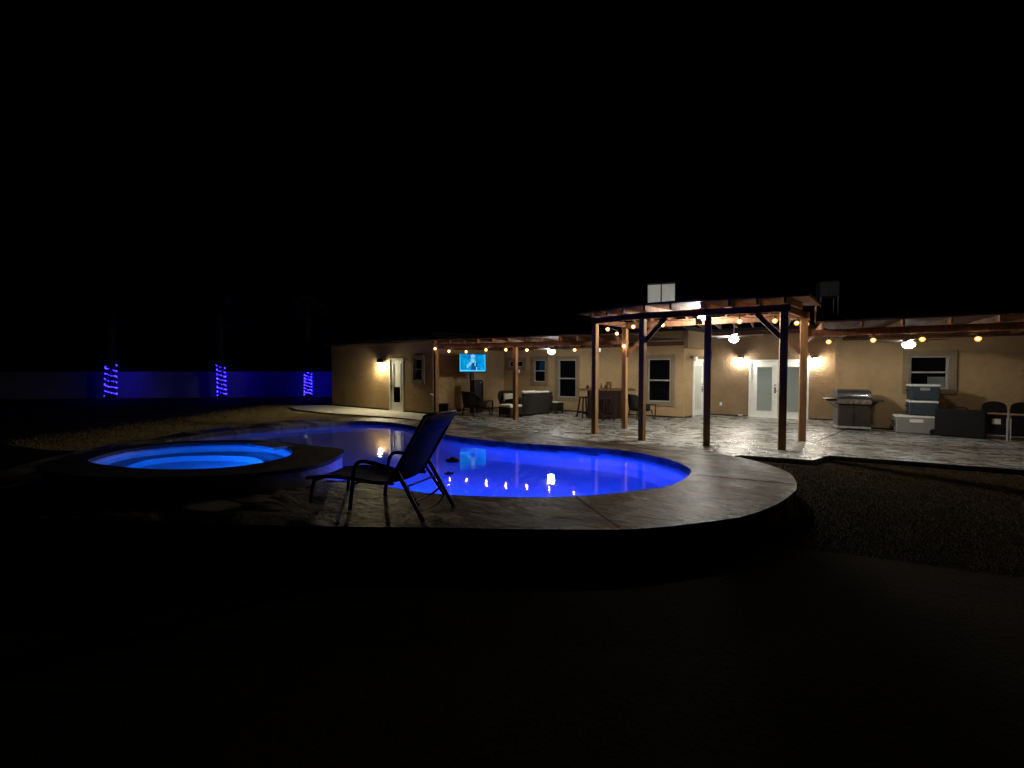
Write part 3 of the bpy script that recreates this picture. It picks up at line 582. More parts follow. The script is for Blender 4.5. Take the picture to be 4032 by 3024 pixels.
# ------------------------------------------------------------------ floodlight on the pergola
fl_ = thing('floodlight', 'glaring white flood bulb hanging under the pergola roof beside the middle post', 'floodlight', (4.456, 10.30, 2.87))
MB().box((4.456, 10.30, 3.03), (0.10, 0.10, 0.045)).build('junction_box', 'white', fl_)
MB().lathe([(0.0, 0.046), (0.026, 0.046), (0.030, 0.10), (0.020, 0.13), (0.014, 0.14), (0.0, 0.141)], (4.456, 10.30, 2.87), 10).build('lamp_holder', 'white', fl_)
MB().lathe([(0.0, -0.082), (0.044, -0.070), (0.076, -0.028), (0.080, 0.004), (0.066, 0.034), (0.028, 0.045), (0.0, 0.0455)], (4.456, 10.30, 2.87), 14).build('bulb', 'flood', fl_, smooth=True)
MB().lathe([(0.031, 0.105), (0.07, 0.09), (0.13, 0.062), (0.134, 0.064), (0.07, 0.10), (0.031, 0.112)], (4.456, 10.30, 2.87), 16).build('added_roof_shade', 'bronze', fl_)  # dish added to keep the bulb's light off the roof boards
sh_ = MB(); k_ = 10
for i in range(k_):
    a0_, a1_ = R(188 + 62 * i / k_), R(188 + 62 * (i + 1) / k_)
    pp = [(4.456 + rr * math.cos(a), 10.30 + rr * math.sin(a)) for rr in (0.150, 0.156) for a in (a0_, a1_)]
    sh_.hexa([(*pp[2], 2.69), (*pp[3], 2.69), (*pp[1], 2.69), (*pp[0], 2.69), (*pp[2], 2.845), (*pp[3], 2.845), (*pp[1], 2.845), (*pp[0], 2.845)])
sh_.bar((4.456 + 0.153 * math.cos(R(222)), 10.30 + 0.153 * math.sin(R(222)), 2.69), (4.456 + 0.132 * math.cos(R(222)), 10.30 + 0.132 * math.sin(R(222)), 2.935), 0.012, 0.006)
sh_.build('added_light_shield', 'bronze', fl_)  # shield added to block the bulb's light towards the near deck and lawn

# ------------------------------------------------------------------ ceiling fans
def fan(label, loc, zc, a0, bladecol, r=0.66, lamp='fan_lamp'):
    t = thing('ceiling_fan', label, 'ceiling fan', loc, 0, 'ceiling fans with lamps over the patio')
    MB().tube([(0, 0, 0.10), (0, 0, zc - loc[2])], 0.015, 8).build('downrod', bladecol, t, world=False)
    MB().lathe([(0.0, 0.03), (0.09, 0.035), (0.11, 0.06), (0.10, 0.10), (0.04, 0.13), (0.0, 0.131)], (0, 0, 0), 14).build('motor', bladecol, t, world=False, smooth=True)
    for k in range(5):
        a = a0 + 2 * math.pi * k / 5; c_, s_ = math.cos(a), math.sin(a)
        mb = MB(); pts = []
        for rr, wd in ((0.14, 0.045), (0.24, 0.06), (r - 0.05, 0.075), (r, 0.055)):
            for sd, dz in ((-1, -0.012), (1, 0.012)): pts.append((rr * c_ - sd * wd * s_, rr * s_ + sd * wd * c_, 0.075 + dz))
        top = [(x, y, z + 0.008) for x, y, z in pts]; n = len(pts); fs = []
        for i in range(0, n - 2, 2): fs += [(i, i + 2, i + 3, i + 1), (n + i, n + i + 1, n + i + 3, n + i + 2), (i, n + i, n + i + 2, i + 2), (i + 1, i + 3, n + i + 3, n + i + 1)]
        fs += [(0, 1, n + 1, n), (n - 2, 2 * n - 2, 2 * n - 1, n - 1)]
        mb.add(pts + top, fs).build('blade', bladecol, t, world=False)
    MB().lathe([(0.0, -0.10), (0.055, -0.09), (0.10, -0.055), (0.118, -0.01), (0.11, 0.022), (0.0, 0.023)], (0, 0, 0), 18).build('lamp', lamp, t, world=False, smooth=True)
    return t
fan('lit ceiling fan under the left patio cover above the loveseat', (1.32, 14.6, 2.26), 2.62, 0.2, 'fan_dark', lamp='fan_lamp_bright')
fan('white bladed lit ceiling fan in front of the double doors', (6.18, 12.2, 2.50), 3.05, 0.5, 'fan_blade', 0.72)
fan('lit ceiling fan under the right patio cover above the square window', (9.15, 10.1, 2.23), 2.63, 0.35, 'fan_dark', lamp='fan_lamp_dim')

# ------------------------------------------------------------------ television, speaker cabinet
tv = thing('television', 'lit television showing a blue stage picture on the left patio wall', 'television', (-1.468, 16.40, 1.90), R(37)); tv.scale = (0.945, 0.945, 0.945)
MB().box((0, 0.03, 0), (1.26, 0.05, 0.76)).build('case', 'black', tv, world=False, bevel=0.008)
m, t_, b_ = nodes('tv_picture'); L = t_.links.new
tc = N(t_, 'ShaderNodeTexCoord'); nz = N(t_, 'ShaderNodeTexNoise', Scale=3.0, Detail=5.0, Distortion=1.2); L(tc.outputs['Object'], nz.inputs['Vector'])
cr = N(t_, 'ShaderNodeValToRGB'); cr.color_ramp.elements[0].position = 0.38; cr.color_ramp.elements[1].position = 0.72; cr.color_ramp.elements[0].color = (0.0, 0.19, 0.60, 1); cr.color_ramp.elements[1].color = (0.0, 0.42, 0.95, 1); L(nz.outputs['Fac'], cr.inputs[0])
e_ = N(t_, 'ShaderNodeEmission'); L(cr.outputs[0], e_.inputs[0]); e_.inputs[1].default_value = TVS * 0.55; L(e_.outputs[0], t_.nodes['Material Output'].inputs[0]); M['tv_picture'] = m
M['tv_pale'] = em('tv_pale_figure', (0.30, 0.72, 1.0), TVS * 0.45); M['tv_dark'] = em('tv_dark_figure', (0.0, 0.10, 0.36), TVS * 0.5); M['tv_edge'] = em('tv_edge', (0.08, 0.5, 0.95), TVS * 0.7)
MB().box((0, 0.0025, 0.012), (1.19, 0.006, 0.68)).build('screen', 'tv_picture', tv, world=False)
def flat(poly, y): n = len(poly); return MB().add([(x, y, z) for x, z in poly], [tuple(range(n))])
def pal(*polys):
    mb = MB()
    for p in polys: q = flat(p, -0.0025); mb.add(q.v, q.f)
    return mb
dkf = MB(); q = flat([(-0.12, -0.328), (-0.05, -0.05), (-0.02, 0.06), (0.12, 0.08), (0.20, 0.0), (0.22, -0.15), (0.24, -0.328)], -0.0015); dkf.add(q.v, q.f); dkf.build('dark_figure', 'tv_dark', tv, world=False)
pal([(-0.10, 0.30), (-0.02, 0.345), (0.08, 0.32), (0.13, 0.24), (0.02, 0.20), (-0.08, 0.22)], [(-0.08, 0.19), (0.06, 0.18), (0.09, 0.08), (0.04, 0.0), (-0.06, 0.04), (-0.10, 0.10)],
    [(-0.10, 0.07), (-0.03, 0.0), (-0.18, -0.14), (-0.24, -0.19), (-0.29, -0.17), (-0.28, -0.11), (-0.2, -0.02)], [(0.14, -0.33), (0.20, -0.33), (0.20, -0.14), (0.15, -0.16)], [(0.09, 0.10), (0.14, 0.06), (0.12, -0.14), (0.08, -0.1)]).build('pale_figure', 'tv_pale', tv, world=False)
pal([(-0.595, -0.328), (0.595, -0.328), (0.595, -0.29), (-0.595, -0.27)], [(0.57, -0.29), (0.595, -0.29), (0.595, 0.352), (0.57, 0.352)], [(-0.595, -0.27), (-0.575, -0.27), (-0.575, 0.352), (-0.595, 0.352)]).build('bright_border', 'tv_edge', tv, world=False)
MB().box((0.03, 0.12, -0.34), (0.16, 0.10, 0.62)).box((0, 0.09, 0), (0.34, 0.07, 0.30)).build('mount', 'black', tv, world=False)
cb = thing('speaker_cabinet', 'tall narrow black cabinet below the television', 'cabinet', (-1.36, 16.56, 0.035), R(37))
MB().box((0, 0, 0.62), (0.37, 0.32, 1.24)).build('body', 'black', cb, world=False, bevel=0.012)
MB().box((0.18, -0.178, 0.62), (0.05, 0.02, 1.1)).build('door_edge', 'bar_wood', cb, world=False)
MB().lathe([(0, 0), (0.03, 0.004), (0.03, 0.02), (0, 0.022)], (0.08, -0.19, 1.12), 8).build('badge', 'cool_lid', cb, world=False)

# ------------------------------------------------------------------ wicker furniture
def barrel_chair(label, loc, rz):
    t = thing('wicker_chair', label, 'chair', loc, rz)
    # shell: arc around the back from arm to arm, front = -Y
    mb = MB(); prof = []; n = 26
    for i in range(n + 1):
        a = R(-28) + R(236) * i / n; ca, sa = math.cos(a), math.sin(a)
        hgt = 0.50 + 0.30 * max(0.0, min(1.0, (sa + 0.15) * 1.1)) ** 1.5
        prof.append((ca, sa, hgt))
    v = []; f = []
    for k, (ca, sa, hgt) in enumerate(prof):
        for j, (ro, zz) in enumerate(((0.34, 0.28), (0.37, 0.42), (0.41, hgt - 0.04), (0.43, hgt), (0.39, hgt + 0.012), (0.36, hgt - 0.03), (0.33, 0.42), (0.31, 0.30))):
            v.append((ca * ro, sa * ro * 0.95 + 0.02, zz))
    for k in range(n):
        for j in range(8): j2 = (j + 1) % 8; f.append((k * 8 + j, (k + 1) * 8 + j, (k + 1) * 8 + j2, k * 8 + j2))
    f += [tuple(range(8)), tuple(n * 8 + j for j in reversed(range(8)))]
    mb.add(v, f).build('back_shell', 'wicker', t, world=False, smooth=True)
    MB().lathe([(0.0, 0.27), (0.33, 0.27), (0.345, 0.30), (0.33, 0.33), (0.0, 0.335)], (0, 0.0, 0), 18).build('seat', 'wicker', t, world=False)
    MB().lathe([(0.0, 0.336), (0.29, 0.336), (0.31, 0.37), (0.28, 0.41), (0.0, 0.42)], (0, -0.02, 0), 18).build('cushion', 'pillow', t, world=False, smooth=True)
    for sx, sy in ((-0.27, -0.25), (0.27, -0.25), (-0.23, 0.25), (0.23, 0.25)):
        MB().tube([(sx, sy, 0.30), (sx * 1.15, sy * 1.15, 0.0)], [0.022, 0.016], 8).build('leg', 'bar_wood', t, world=False)
    for sx in (-1, 1): MB().tube([(sx * 0.385, -0.16, 0.50), (sx * 0.36, -0.34, 0.49), (sx * 0.33, -0.36, 0.28), (sx * 0.33, -0.33, 0.0)], 0.02, 8).build('arm_post', 'bar_wood', t, world=False)
    return t
barrel_chair('dark wicker barrel chair with slim legs in front of the television', (-1.28, 15.42, 0.036), R(133)).scale = (1.22, 1.22, 1.06)
barrel_chair('dark wicker barrel chair beside the bar, right of its counter', (4.22, 14.35, 0.036), R(105))
c2 = barrel_chair('low wicker chair with pale cushion against the corner behind the ottoman', (-0.12, 16.55, 0.036), R(20))
MB().box((0.02, 0.08, 0.55), (0.42, 0.14, 0.34), 0.1).build('back_cushion', 'cushion', c2, world=False, bevel=0.05)
def wicker_cube(name, label, cat, loc, rz, sx, sy, h, top, th):
    t = thing(name, label, cat, loc, rz)
    MB().box((0, 0, (h + 0.06) / 2 + 0.02), (sx, sy, h - 0.08)).build('body', 'wicker', t, world=False, bevel=0.01)
    for x in (-1, 1):
        for y in (-1, 1): MB().box((x * (sx / 2 - 0.03), y * (sy / 2 - 0.03), 0.05), (0.045, 0.045, 0.10)).build('leg', 'wicker', t, world=False)
    MB().box((0, 0, h + th / 2), (sx + 0.01, sy + 0.01, th)).build('top', top, t, world=False, bevel=th * 0.35)
    return t
wicker_cube('ottoman', 'dark wicker ottoman with cream cushion left of the patio post', 'ottoman', (-0.05, 14.92, 0.036), R(-45), 0.58, 0.58, 0.34, 'cushion', 0.09)
wicker_cube('side_table', 'small wicker side table with pale top right of the loveseat', 'side table', (1.62, 16.18, 0.036), R(-42), 0.42, 0.42, 0.40, 'cushion', 0.035)
lv = thing('loveseat', 'wicker loveseat with cream cushions seen from behind', 'loveseat', (0.62, 15.72, 0.036), R(223.5))
MB().hexa([(-0.78, 0.26, 0.05), (0.78, 0.26, 0.05), (0.78, 0.36, 0.05), (-0.78, 0.36, 0.05), (-0.74, 0.40, 0.80), (0.74, 0.40, 0.80), (0.74, 0.47, 0.80), (-0.74, 0.47, 0.80)]).build('back', 'wicker', lv, world=False, bevel=0.02)
MB().box((0, -0.05, 0.20), (1.54, 0.66, 0.28)).build('seat', 'wicker', lv, world=False, bevel=0.01)
for s in (-1, 1):
    MB().hexa([(s * 0.78 - 0.05, -0.40, 0.06), (s * 0.78 + 0.05, -0.40, 0.06), (s * 0.78 + 0.05, 0.35, 0.06), (s * 0.78 - 0.05, 0.35, 0.06), (s * 0.78 - 0.06, -0.40, 0.56), (s * 0.78 + 0.06, -0.40, 0.56), (s * 0.78 + 0.06, 0.42, 0.66), (s * 0.78 - 0.06, 0.42, 0.66)]).build('arm', 'wicker', lv, world=False, bevel=0.02)
    MB().box((s * 0.36, -0.06, 0.41), (0.68, 0.60, 0.13)).build('seat_cushion', 'cushion', lv, world=False, bevel=0.04)
    MB().hexa([(s * 0.36 - 0.34, 0.16, 0.46), (s * 0.36 + 0.34, 0.16, 0.46), (s * 0.36 + 0.34, 0.27, 0.46), (s * 0.36 - 0.34, 0.27, 0.46), (s * 0.36 - 0.33, 0.27, 0.885 - 0.03 * (s < 0)), (s * 0.36 + 0.33, 0.27, 0.885 - 0.03 * (s < 0)), (s * 0.36 + 0.33, 0.385, 0.87 - 0.03 * (s < 0)), (s * 0.36 - 0.33, 0.385, 0.87 - 0.03 * (s < 0))]).build('back_cushion', 'cushion', lv, world=False, bevel=0.03)
    for y in (-0.36, 0.28): MB().box((s * 0.72, y, 0.03), (0.05, 0.05, 0.06)).build('leg', 'wicker', lv, world=False)
wb_ = thing('waste_bin', 'small square black bin beside the corner post of the left patio', 'bin', (-2.52, 15.95, 0.036), R(-30))
MB().box((0, 0, 0.18), (0.25, 0.25, 0.36), 0, 1.16).build('bucket', 'black', wb_, world=False, bevel=0.01)
MB().box((0, 0, 0.372), (0.31, 0.31, 0.024)).build('rim', 'black', wb_, world=False, bevel=0.006)
sp = thing('standpipe', 'wrapped water pipe with tap standing at the wing corner', 'standpipe', (-2.80, 15.62, 0.0))
MB().tube([(0, 0, 0), (0, 0, 0.70)], 0.035, 10).build('pipe', 'pipe', sp, world=False)
MB().tube([(0, 0, 0.68), (-0.02, -0.03, 0.76), (-0.12, -0.04, 0.78)], [0.045, 0.045, 0.03], 10).build('insulation', 'cushion', sp, world=False)
MB().tube([(0.02, -0.02, 0.62), (0.10, -0.05, 0.62), (0.12, -0.055, 0.55)], 0.018, 8).build('tap', 'bronze', sp, world=False)

# ------------------------------------------------------------------ bar
bar = thing('bar', 'dark wooden outdoor bar with a long overhanging counter', 'bar', (3.12, 14.55, 0.036), R(-4))
MB().box((-0.02, 0.0, 0.46), (1.12, 0.42, 0.92)).build('body', 'bar_wood', bar, world=False)
for i in range(7): MB().box((-0.51 + i * 0.163, -0.217, 0.45), (0.15, 0.02, 0.80)).build('board', 'bar_wood', bar, world=False, bevel=0.004)
MB().box((0, -0.225, 0.87), (1.14, 0.03, 0.07)).build('rail', 'bar_wood', bar, world=False)
MB().box((0.02, -0.02, 0.955), (1.80, 0.56, 0.07)).build('counter', 'bar_top', bar, world=False, bevel=0.008)
def stool(label, loc, rz):
    t = thing('bar_stool', label, 'bar stool', loc, rz, 'wooden bar stools')
    MB().lathe([(0, 0.66), (0.17, 0.66), (0.185, 0.675), (0.18, 0.70), (0, 0.705)], (0, 0, 0), 18).build('seat', 'bar_wood', t, world=False)
    for sx in (-1, 1):
        for sy in (-1, 1): MB().bar((sx * 0.11, sy * 0.11, 0.66), (sx * 0.19, sy * 0.19, 0.0), 0.045, 0.045).build('leg', 'bar_wood', t, world=False)
    for k, z in ((0.175, 0.14), (0.172, 0.17)):
        pass
    for s in (-1, 1):
        MB().bar((-0.18, s * 0.175, 0.15), (0.18, s * 0.175, 0.15), 0.03, 0.04).build('stretcher', 'bar_wood', t, world=False)
        MB().bar((s * 0.172, -0.18, 0.20), (s * 0.172, 0.18, 0.20), 0.03, 0.04).build('stretcher', 'bar_wood', t, world=False)
    return t
stool('dark wooden bar stool standing at the left end of the bar', (2.45, 14.72, 0.036), R(20)); stool('dark wooden bar stool in front of the bar between two posts', (3.02, 13.95, 0.036), R(8))
def bottle(label, x, y, prof, mat, name='bottle', cat='bottle'):
    z = 0.036 + 0.991; tag(MB().lathe(prof, (x, y, z), 10).build(name, mat, smooth=True), label, cat)
bottle('small dark pot at the left end of the bar counter', 2.52, 14.55, [(0, 0), (0.05, 0.002), (0.06, 0.05), (0.035, 0.07), (0.02, 0.10), (0.03, 0.115), (0, 0.12)], 'bar_wood', 'pot', 'pot')
bottle('slim bottle on the bar counter, leftmost of the bottles beside the post', 2.97, 14.5, [(0, 0), (0.03, 0.002), (0.03, 0.10), (0.012, 0.135), (0.012, 0.17), (0, 0.172)], 'amber')
bottle('short jar on the bar counter between the bottle and the caddy', 3.10, 14.5, [(0, 0), (0.035, 0.002), (0.037, 0.08), (0.02, 0.10), (0.02, 0.13), (0, 0.131)], 'amber', 'jar', 'jar')
cd = thing('caddy', 'little wooden caddy on four legs on the bar counter', 'caddy', (3.22, 14.52, 1.027), R(10))
MB().box((0, 0, 0.165), (0.16, 0.10, 0.11)).build('tray', 'bar_top', cd, world=False)
for x in (-0.06, 0.06):
    for y in (-0.035, 0.035): MB().box((x, y, 0.055), (0.022, 0.022, 0.11)).build('leg', 'bar_top', cd, world=False)

# ------------------------------------------------------------------ grill
gr = thing('grill', 'stainless gas grill on a cabinet cart against the right wall', 'grill', (9.12, 11.72, 0.036), R(-24))
MB().box((0, 0, 0.40), (0.70, 0.48, 0.56)).build('cabinet', 'grill_dark', gr, world=False, bevel=0.01)
for s in (-1, 1):
    d = MB().box((s * 0.172, -0.25, 0.40), (0.335, 0.024, 0.53)).build('door', 'steel', gr, world=False, bevel=0.004)
    MB().tube([(s * 0.035, -0.262, 0.28), (s * 0.035, -0.30, 0.29), (s * 0.035, -0.30, 0.51), (s * 0.035, -0.262, 0.52)], 0.010, 6).build('handle', 'chrome', d, world=False)
MB().box((0, -0.02, 0.085), (0.72, 0.50, 0.05)).build('base_rail', 'grey_tube', gr, world=False)
for sx in (-1, 1):
    for sy in (-1, 1): MB().tube([(sx * 0.29 - 0.02, sy * 0.2, 0.032), (sx * 0.29 + 0.02, sy * 0.2, 0.032)], 0.031, 10).build('caster', 'grey_tube', gr, world=False)
cp = MB().hexa([(-0.36, -0.30, 0.70), (0.36, -0.30, 0.70), (0.36, 0.22, 0.70), (-0.36, 0.22, 0.70), (-0.36, -0.26, 0.83), (0.36, -0.26, 0.83), (0.36, 0.22, 0.83), (-0.36, 0.22, 0.83)]).build('control_panel', 'steel', gr, world=False, bevel=0.006)
for x in (-0.26, -0.12, 0.0, 0.12, 0.26): MB().tube([(x, -0.285, 0.765), (x, -0.325, 0.757)], 0.026, 10).build('knob', 'chrome', cp, world=False)
v = []; f = []; pr_ = [(-0.28, 0.835), (-0.285, 0.88), (-0.25, 0.97), (-0.16, 1.05), (-0.02, 1.085), (0.12, 1.07), (0.21, 1.0), (0.22, 0.835)]
for x in (-0.37, 0.37): v += [(x, y, z) for y, z in pr_]
n = len(pr_); f = [(i, i + 1, n + i + 1, n + i) for i in range(n - 1)] + [tuple(range(n)), tuple(reversed(range(n, 2 * n))), (0, n, 2 * n - 1, n - 1)]
ld = MB().add(v, f).build('lid', 'grill_dark', gr, world=False, bevel=0.012)
MB().tube([(-0.26, -0.27, 0.92), (-0.26, -0.33, 0.93), (0.26, -0.33, 0.93), (0.26, -0.27, 0.92)], 0.013, 8).build('handle', 'chrome', ld, world=False)
MB().lathe([(0, 0), (0.035, 0.002), (0.035, 0.012), (0, 0.014)], (0, -0.19, 1.035), 10).build('thermometer', 'chrome', ld, world=False)
for s in (-1, 1):
    sh = MB().box((s * 0.50, -0.02, 0.815), (0.26, 0.44, 0.035)).build('side_shelf', 'steel' if s < 0 else 'grill_dark', gr, world=False, bevel=0.006)
    MB().hexa([(s * 0.37 - 0.01, -0.2, 0.60), (s * 0.37 + 0.01, -0.2, 0.60), (s * 0.37 + 0.01, 0.1, 0.60), (s * 0.37 - 0.01, 0.1, 0.60), (s * 0.55 - 0.01, -0.2, 0.797), (s * 0.55 + 0.01, -0.2, 0.797), (s * 0.55 + 0.01, 0.1, 0.797), (s * 0.55 - 0.01, 0.1, 0.797)]).build('bracket', 'grill_dark', sh, world=False)
    MB().box((s * 0.50, -0.25, 0.80), (0.24, 0.02, 0.05)).build('shelf_front', 'chrome' if s < 0 else 'steel', sh, world=False)

# ------------------------------------------------------------------ coolers
def cooler(label, loc, rz, sx, sy, h, body, lidh=0.05, wheels=False, plate=True):
    t = thing('cooler', label, 'cooler', loc, rz, 'coolers stacked by the square window')
    hb = h - lidh
    MB().box((0, 0, hb / 2 + 0.006), (sx * 0.92, sy * 0.9, hb - 0.012), 0, 1.07).build('body', body, t, world=False, bevel=0.018)
    ld = MB().box((0, 0, hb + lidh / 2 - 0.004), (sx * 1.0, sy * 1.0, lidh)).build('lid', 'cool_lid', t, world=False, bevel=0.016)
    MB().box((0.0, 0, h), (sx * 0.5, sy * 0.5, 0.012)).build('lid_recess', body, ld, world=False)
    if plate: MB().box((0, -sy * 0.49, hb * 0.80), (sx * 0.32, 0.012, hb * 0.20)).build('badge_plate', 'cool_lid' if body == 'cool_grey' else 'grey_tube', t, world=False, bevel=0.003)
    for s in (-1, 1): MB().tube([(s * sx * 0.49, -0.08, hb * 0.75), (s * sx * 0.54, -0.08, hb * 0.70), (s * sx * 0.54, 0.08, hb * 0.70), (s * sx * 0.49, 0.08, hb * 0.75)], 0.012, 6).build('handle', 'black', t, world=False)
    if wheels:
        for y in (-1, 1): MB().tube([(sx * 0.40, y * (sy * 0.46) - 0.02, 0.075), (sx * 0.40, y * (sy * 0.46) + 0.02, 0.075)], 0.075, 16).build('wheel', 'black', t, world=False)
        MB().tube([(-sx * 0.46, -0.12, hb * 0.72), (-sx * 0.56, -0.12, 0.10), (-sx * 0.56, 0.12, 0.10), (-sx * 0.46, 0.12, hb * 0.72)], 0.014, 6).build('pull_handle', 'black', t, world=False)
    return t
ck = Vector((10.18, 11.02))
cooler('large grey wheeled cooler with white lid at the bottom of the stack', (ck.x, ck.y, 0.036), R(-31), 0.80, 0.42, 0.46, 'cool_grey', wheels=True)
d31 = Vector((0.857, -0.515))
q = ck + d31 * 0.13; cooler('blue cooler with white lid in the middle of the stack', (q.x, q.y, 0.036 + 0.467), R(-31), 0.56, 0.36, 0.37, 'cool_blue', plate=False)
q = ck + d31 * 0.15 - Vector((0.01, 0.0)); cooler('blue cooler with white lid on top of the stack', (q.x, q.y, 0.036 + 0.844), R(-29), 0.57, 0.37, 0.40, 'cool_blue')
bp_ = thing('backpack', 'black soft bag hanging behind the top cooler', 'bag', (10.60, 11.05, 0.036 + 0.49), R(-31))
MB().box((0, 0, 0.36), (0.16, 0.30, 0.62), 0, 0.8).build('body', 'fabric_black', bp_, world=False, bevel=0.05)
cs = thing('soft_case', 'large flat black carrying case standing right of the coolers', 'case', (10.66, 10.36, 0.036), R(-50))
MB().box((0, 0, 0.335), (0.86, 0.20, 0.65)).build('body', 'fabric_black', cs, world=False, bevel=0.035)
MB().tube([(-0.12, 0, 0.655), (-0.08, 0, 0.705), (0.08, 0, 0.705), (0.12, 0, 0.655)], 0.018, 8).build('handle', 'fabric_black', cs, world=False)
MB().tube([(-0.42, -0.105, 0.60), (0.42, -0.105, 0.60)], 0.006, 5).build('zipper', 'black', cs, world=False)
def fold_chair(label, loc, rz, lbl):
    t = thing('folding_chair', label, 'folding chair', loc, rz, 'folded chairs leaning by the wall')
    v = []; pts = []
    for i in range(13):
        a = math.pi * i / 12; pts.append((0.20 * math.cos(a), 0.74 + 0.14 * math.sin(a) ** 0.8))
    pts += [(-0.215, 0.62), (0.215, 0.62)]
    n = len(pts); mb = MB().add([(x, -0.02, z) for x, z in pts] + [(x, 0.02, z) for x, z in pts], [tuple(range(n)), tuple(reversed(range(n, 2 * n)))] + [(i, (i + 1) % n, n + (i + 1) % n, n + i) for i in range(n)]); mb.build('backrest', 'black', t, world=False, bevel=0.008)
    MB().box((0, -0.035, 0.36), (0.41, 0.045, 0.44)).build('seat', 'black', t, world=False, bevel=0.02)
    for s in (-1, 1):
        MB().tube([(s * 0.225, 0.0, 0.0), (s * 0.225, 0.0, 0.66)], 0.013, 8).build('leg', 'grey_tube', t, world=False)
        MB().tube([(s * 0.20, -0.055, 0.0), (s * 0.20, -0.055, 0.50)], 0.013, 8).build('leg', 'grey_tube', t, world=False)
    MB().tube([(-0.2, -0.055, 0.10), (0.2, -0.055, 0.10)], 0.010, 8).build('stretcher', 'grey_tube', t, world=False)
    if lbl: MB().box((0.03, -0.0595, 0.42), (0.14, 0.002, 0.12)).build('paper_label', 'label', t, world=False)
    return t
fold_chair('folded black chair with a white paper label beside the black case', (11.08, 10.02, 0.036), R(-34), True)
fold_chair('folded black chair with grey tube legs at the right edge of the picture', (11.40, 9.72, 0.036), R(-30), False)

# ------------------------------------------------------------------ rooftop coolers
def ac(label, loc, rz, mat='ac', sc_=1.0):
    t = thing('rooftop_cooler', label, 'rooftop cooler', loc, rz, 'evaporative coolers on the roof'); t.scale = (sc_, sc_, sc_)
    MB().box((0, 0, 0.5), (1.0, 0.9, 0.9)).build('body', 'roofing', t, world=False)
    for s in (-1, 1): MB().box((s * 0.252, -0.462, 0.5), (0.46, 0.03, 0.86)).build('panel', mat, t, world=False, bevel=0.006)
    MB().box((0, 0, 0.975), (0.98, 0.88, 0.05)).build('top', 'roofing', t, world=False)
    for x in (-0.45, 0.45):
        for y in (-0.4, 0.4): MB().box((x, y, -0.40 if sc_ > 0.9 else -1.1), (0.05, 0.05, 0.92 if sc_ > 0.9 else 2.3)).build('leg', 'grey_tube', t, world=False)
    return t
ac('pale two panel evaporative cooler on the roof above the pergola', (5.75, 17.0, 3.93), R(-16)); ac('dim evaporative cooler on the dark roof above the grill', (12.2, 17.0, 3.94 + 0.47), R(-20), 'ac_shaded', 0.62)

# ------------------------------------------------------------------ garden wall, lit palms
gw = thing('garden_wall', 'long painted block wall behind the lit palms', 'wall', (-16, 27, -0.05))
fg = Fr((-40.0, 24.2), (-6.0, 28.4)); mb = MB(); fg.box(mb, 0, fg.L, -0.2, 0, -0.1, 1.48); mb.build('block_face', 'block', gw)
mb = MB(); fg.box(mb, -0.05, fg.L, -0.23, 0.03, 1.48, 1.55); mb.build('cap', 'block', gw)
def palm(label, led_label, x, y, r, lean, htop, turns):
    t = thing('palm_tree', label, 'palm tree', (x, y, -0.05), 0, 'palms along the block wall')
    H = 4.8; pts = []; rr = []
    for i in range(25):
        k = i / 24; pts.append((lean * k * 1.6, 0, H * k)); rr.append(r * (1.12 - 0.28 * k) * (1 + 0.05 * (i % 2)))
    MB().tube(pts, rr, 14).build('trunk', 'bark', t, world=False, smooth=False)
    cr_ = MB(); rnd = random.Random(int(abs(x) * 10))
    for i in range(34):
        a = rnd.uniform(0, 6.283); el = rnd.uniform(-0.5, 1.2); L_ = rnd.uniform(1.1, 1.6); c0 = Vector((lean * 1.6, 0, H - 0.05)); d = Vector((math.cos(a) * math.cos(el), math.sin(a) * math.cos(el), math.sin(el)))
        tip = c0 + d * L_ * 0.65; cr_.tube([c0, c0 + d * L_ * 0.35, tip], 0.012, 4)
        sd = d.cross(Vector((0, 0, 1))).normalized(); up = sd.cross(d)
        for k in range(-6, 7):
            b = k * 0.2; dd = (d * math.cos(b) + sd * math.sin(b)).normalized(); e = tip + dd * L_ * 0.5 - Vector((0, 0, 0.12 + 0.02 * abs(k))); mid = tip + dd * L_ * 0.28; wv = up.cross(dd).normalized() * 0.02
            cr_.add([tip, mid - wv, e, mid + wv], [(0, 1, 2, 3)])
    cr_.build('crown', 'frond', t, world=False)
    s = thing('led_wrap', led_label, 'rope light', (x, y, -0.05), 0, 'violet rope lights wound round the palms')
    path = []; leds = MB(); n = 46
    tot = int(turns * n)
    for i in range(tot + 1):
        k = i / tot; z = 0.20 + (htop - 0.20) * k; a = -2.6 - 2 * math.pi * turns * k; rad = r * (1.14 - 0.28 * z / H) + 0.025
        path.append((lean * 1.6 * z / H + rad * math.cos(a), rad * math.sin(a), z - 0.12 * rad * math.cos(a) + 0.012 * math.sin(a * 3.3 + x) + rnd.uniform(-.012, .012)))
        if i % 2 == 0 and rnd.random() < 0.80 - 1.2 * max(0, (k - 0.7)): 
            p = path[-1]; q = rnd.uniform(0.010, 0.022); leds.lathe([(0, -q), (q, -q * .4), (q, q * .4), (0, q)], (p[0] + 0.015 * math.cos(a), p[1] + 0.015 * math.sin(a), p[2] + rnd.uniform(-.01, .01)), 5)
    MB().tube(path, 0.008, 4).build('cord', 'black', s, world=False); leds.build('leds', 'led', s, world=False)
palm('palm trunk nearest the left edge, tallest of the three lit ones', 'violet rope light round the leftmost palm trunk, wound loosely in wide turns', -23.0, 25.0, 0.20, 0.10, 2.0, 5.5)
palm('palm trunk in the middle of the three lit ones', 'violet rope light round the middle palm trunk', -16.95, 25.5, 0.165, -0.05, 1.95, 7.0)
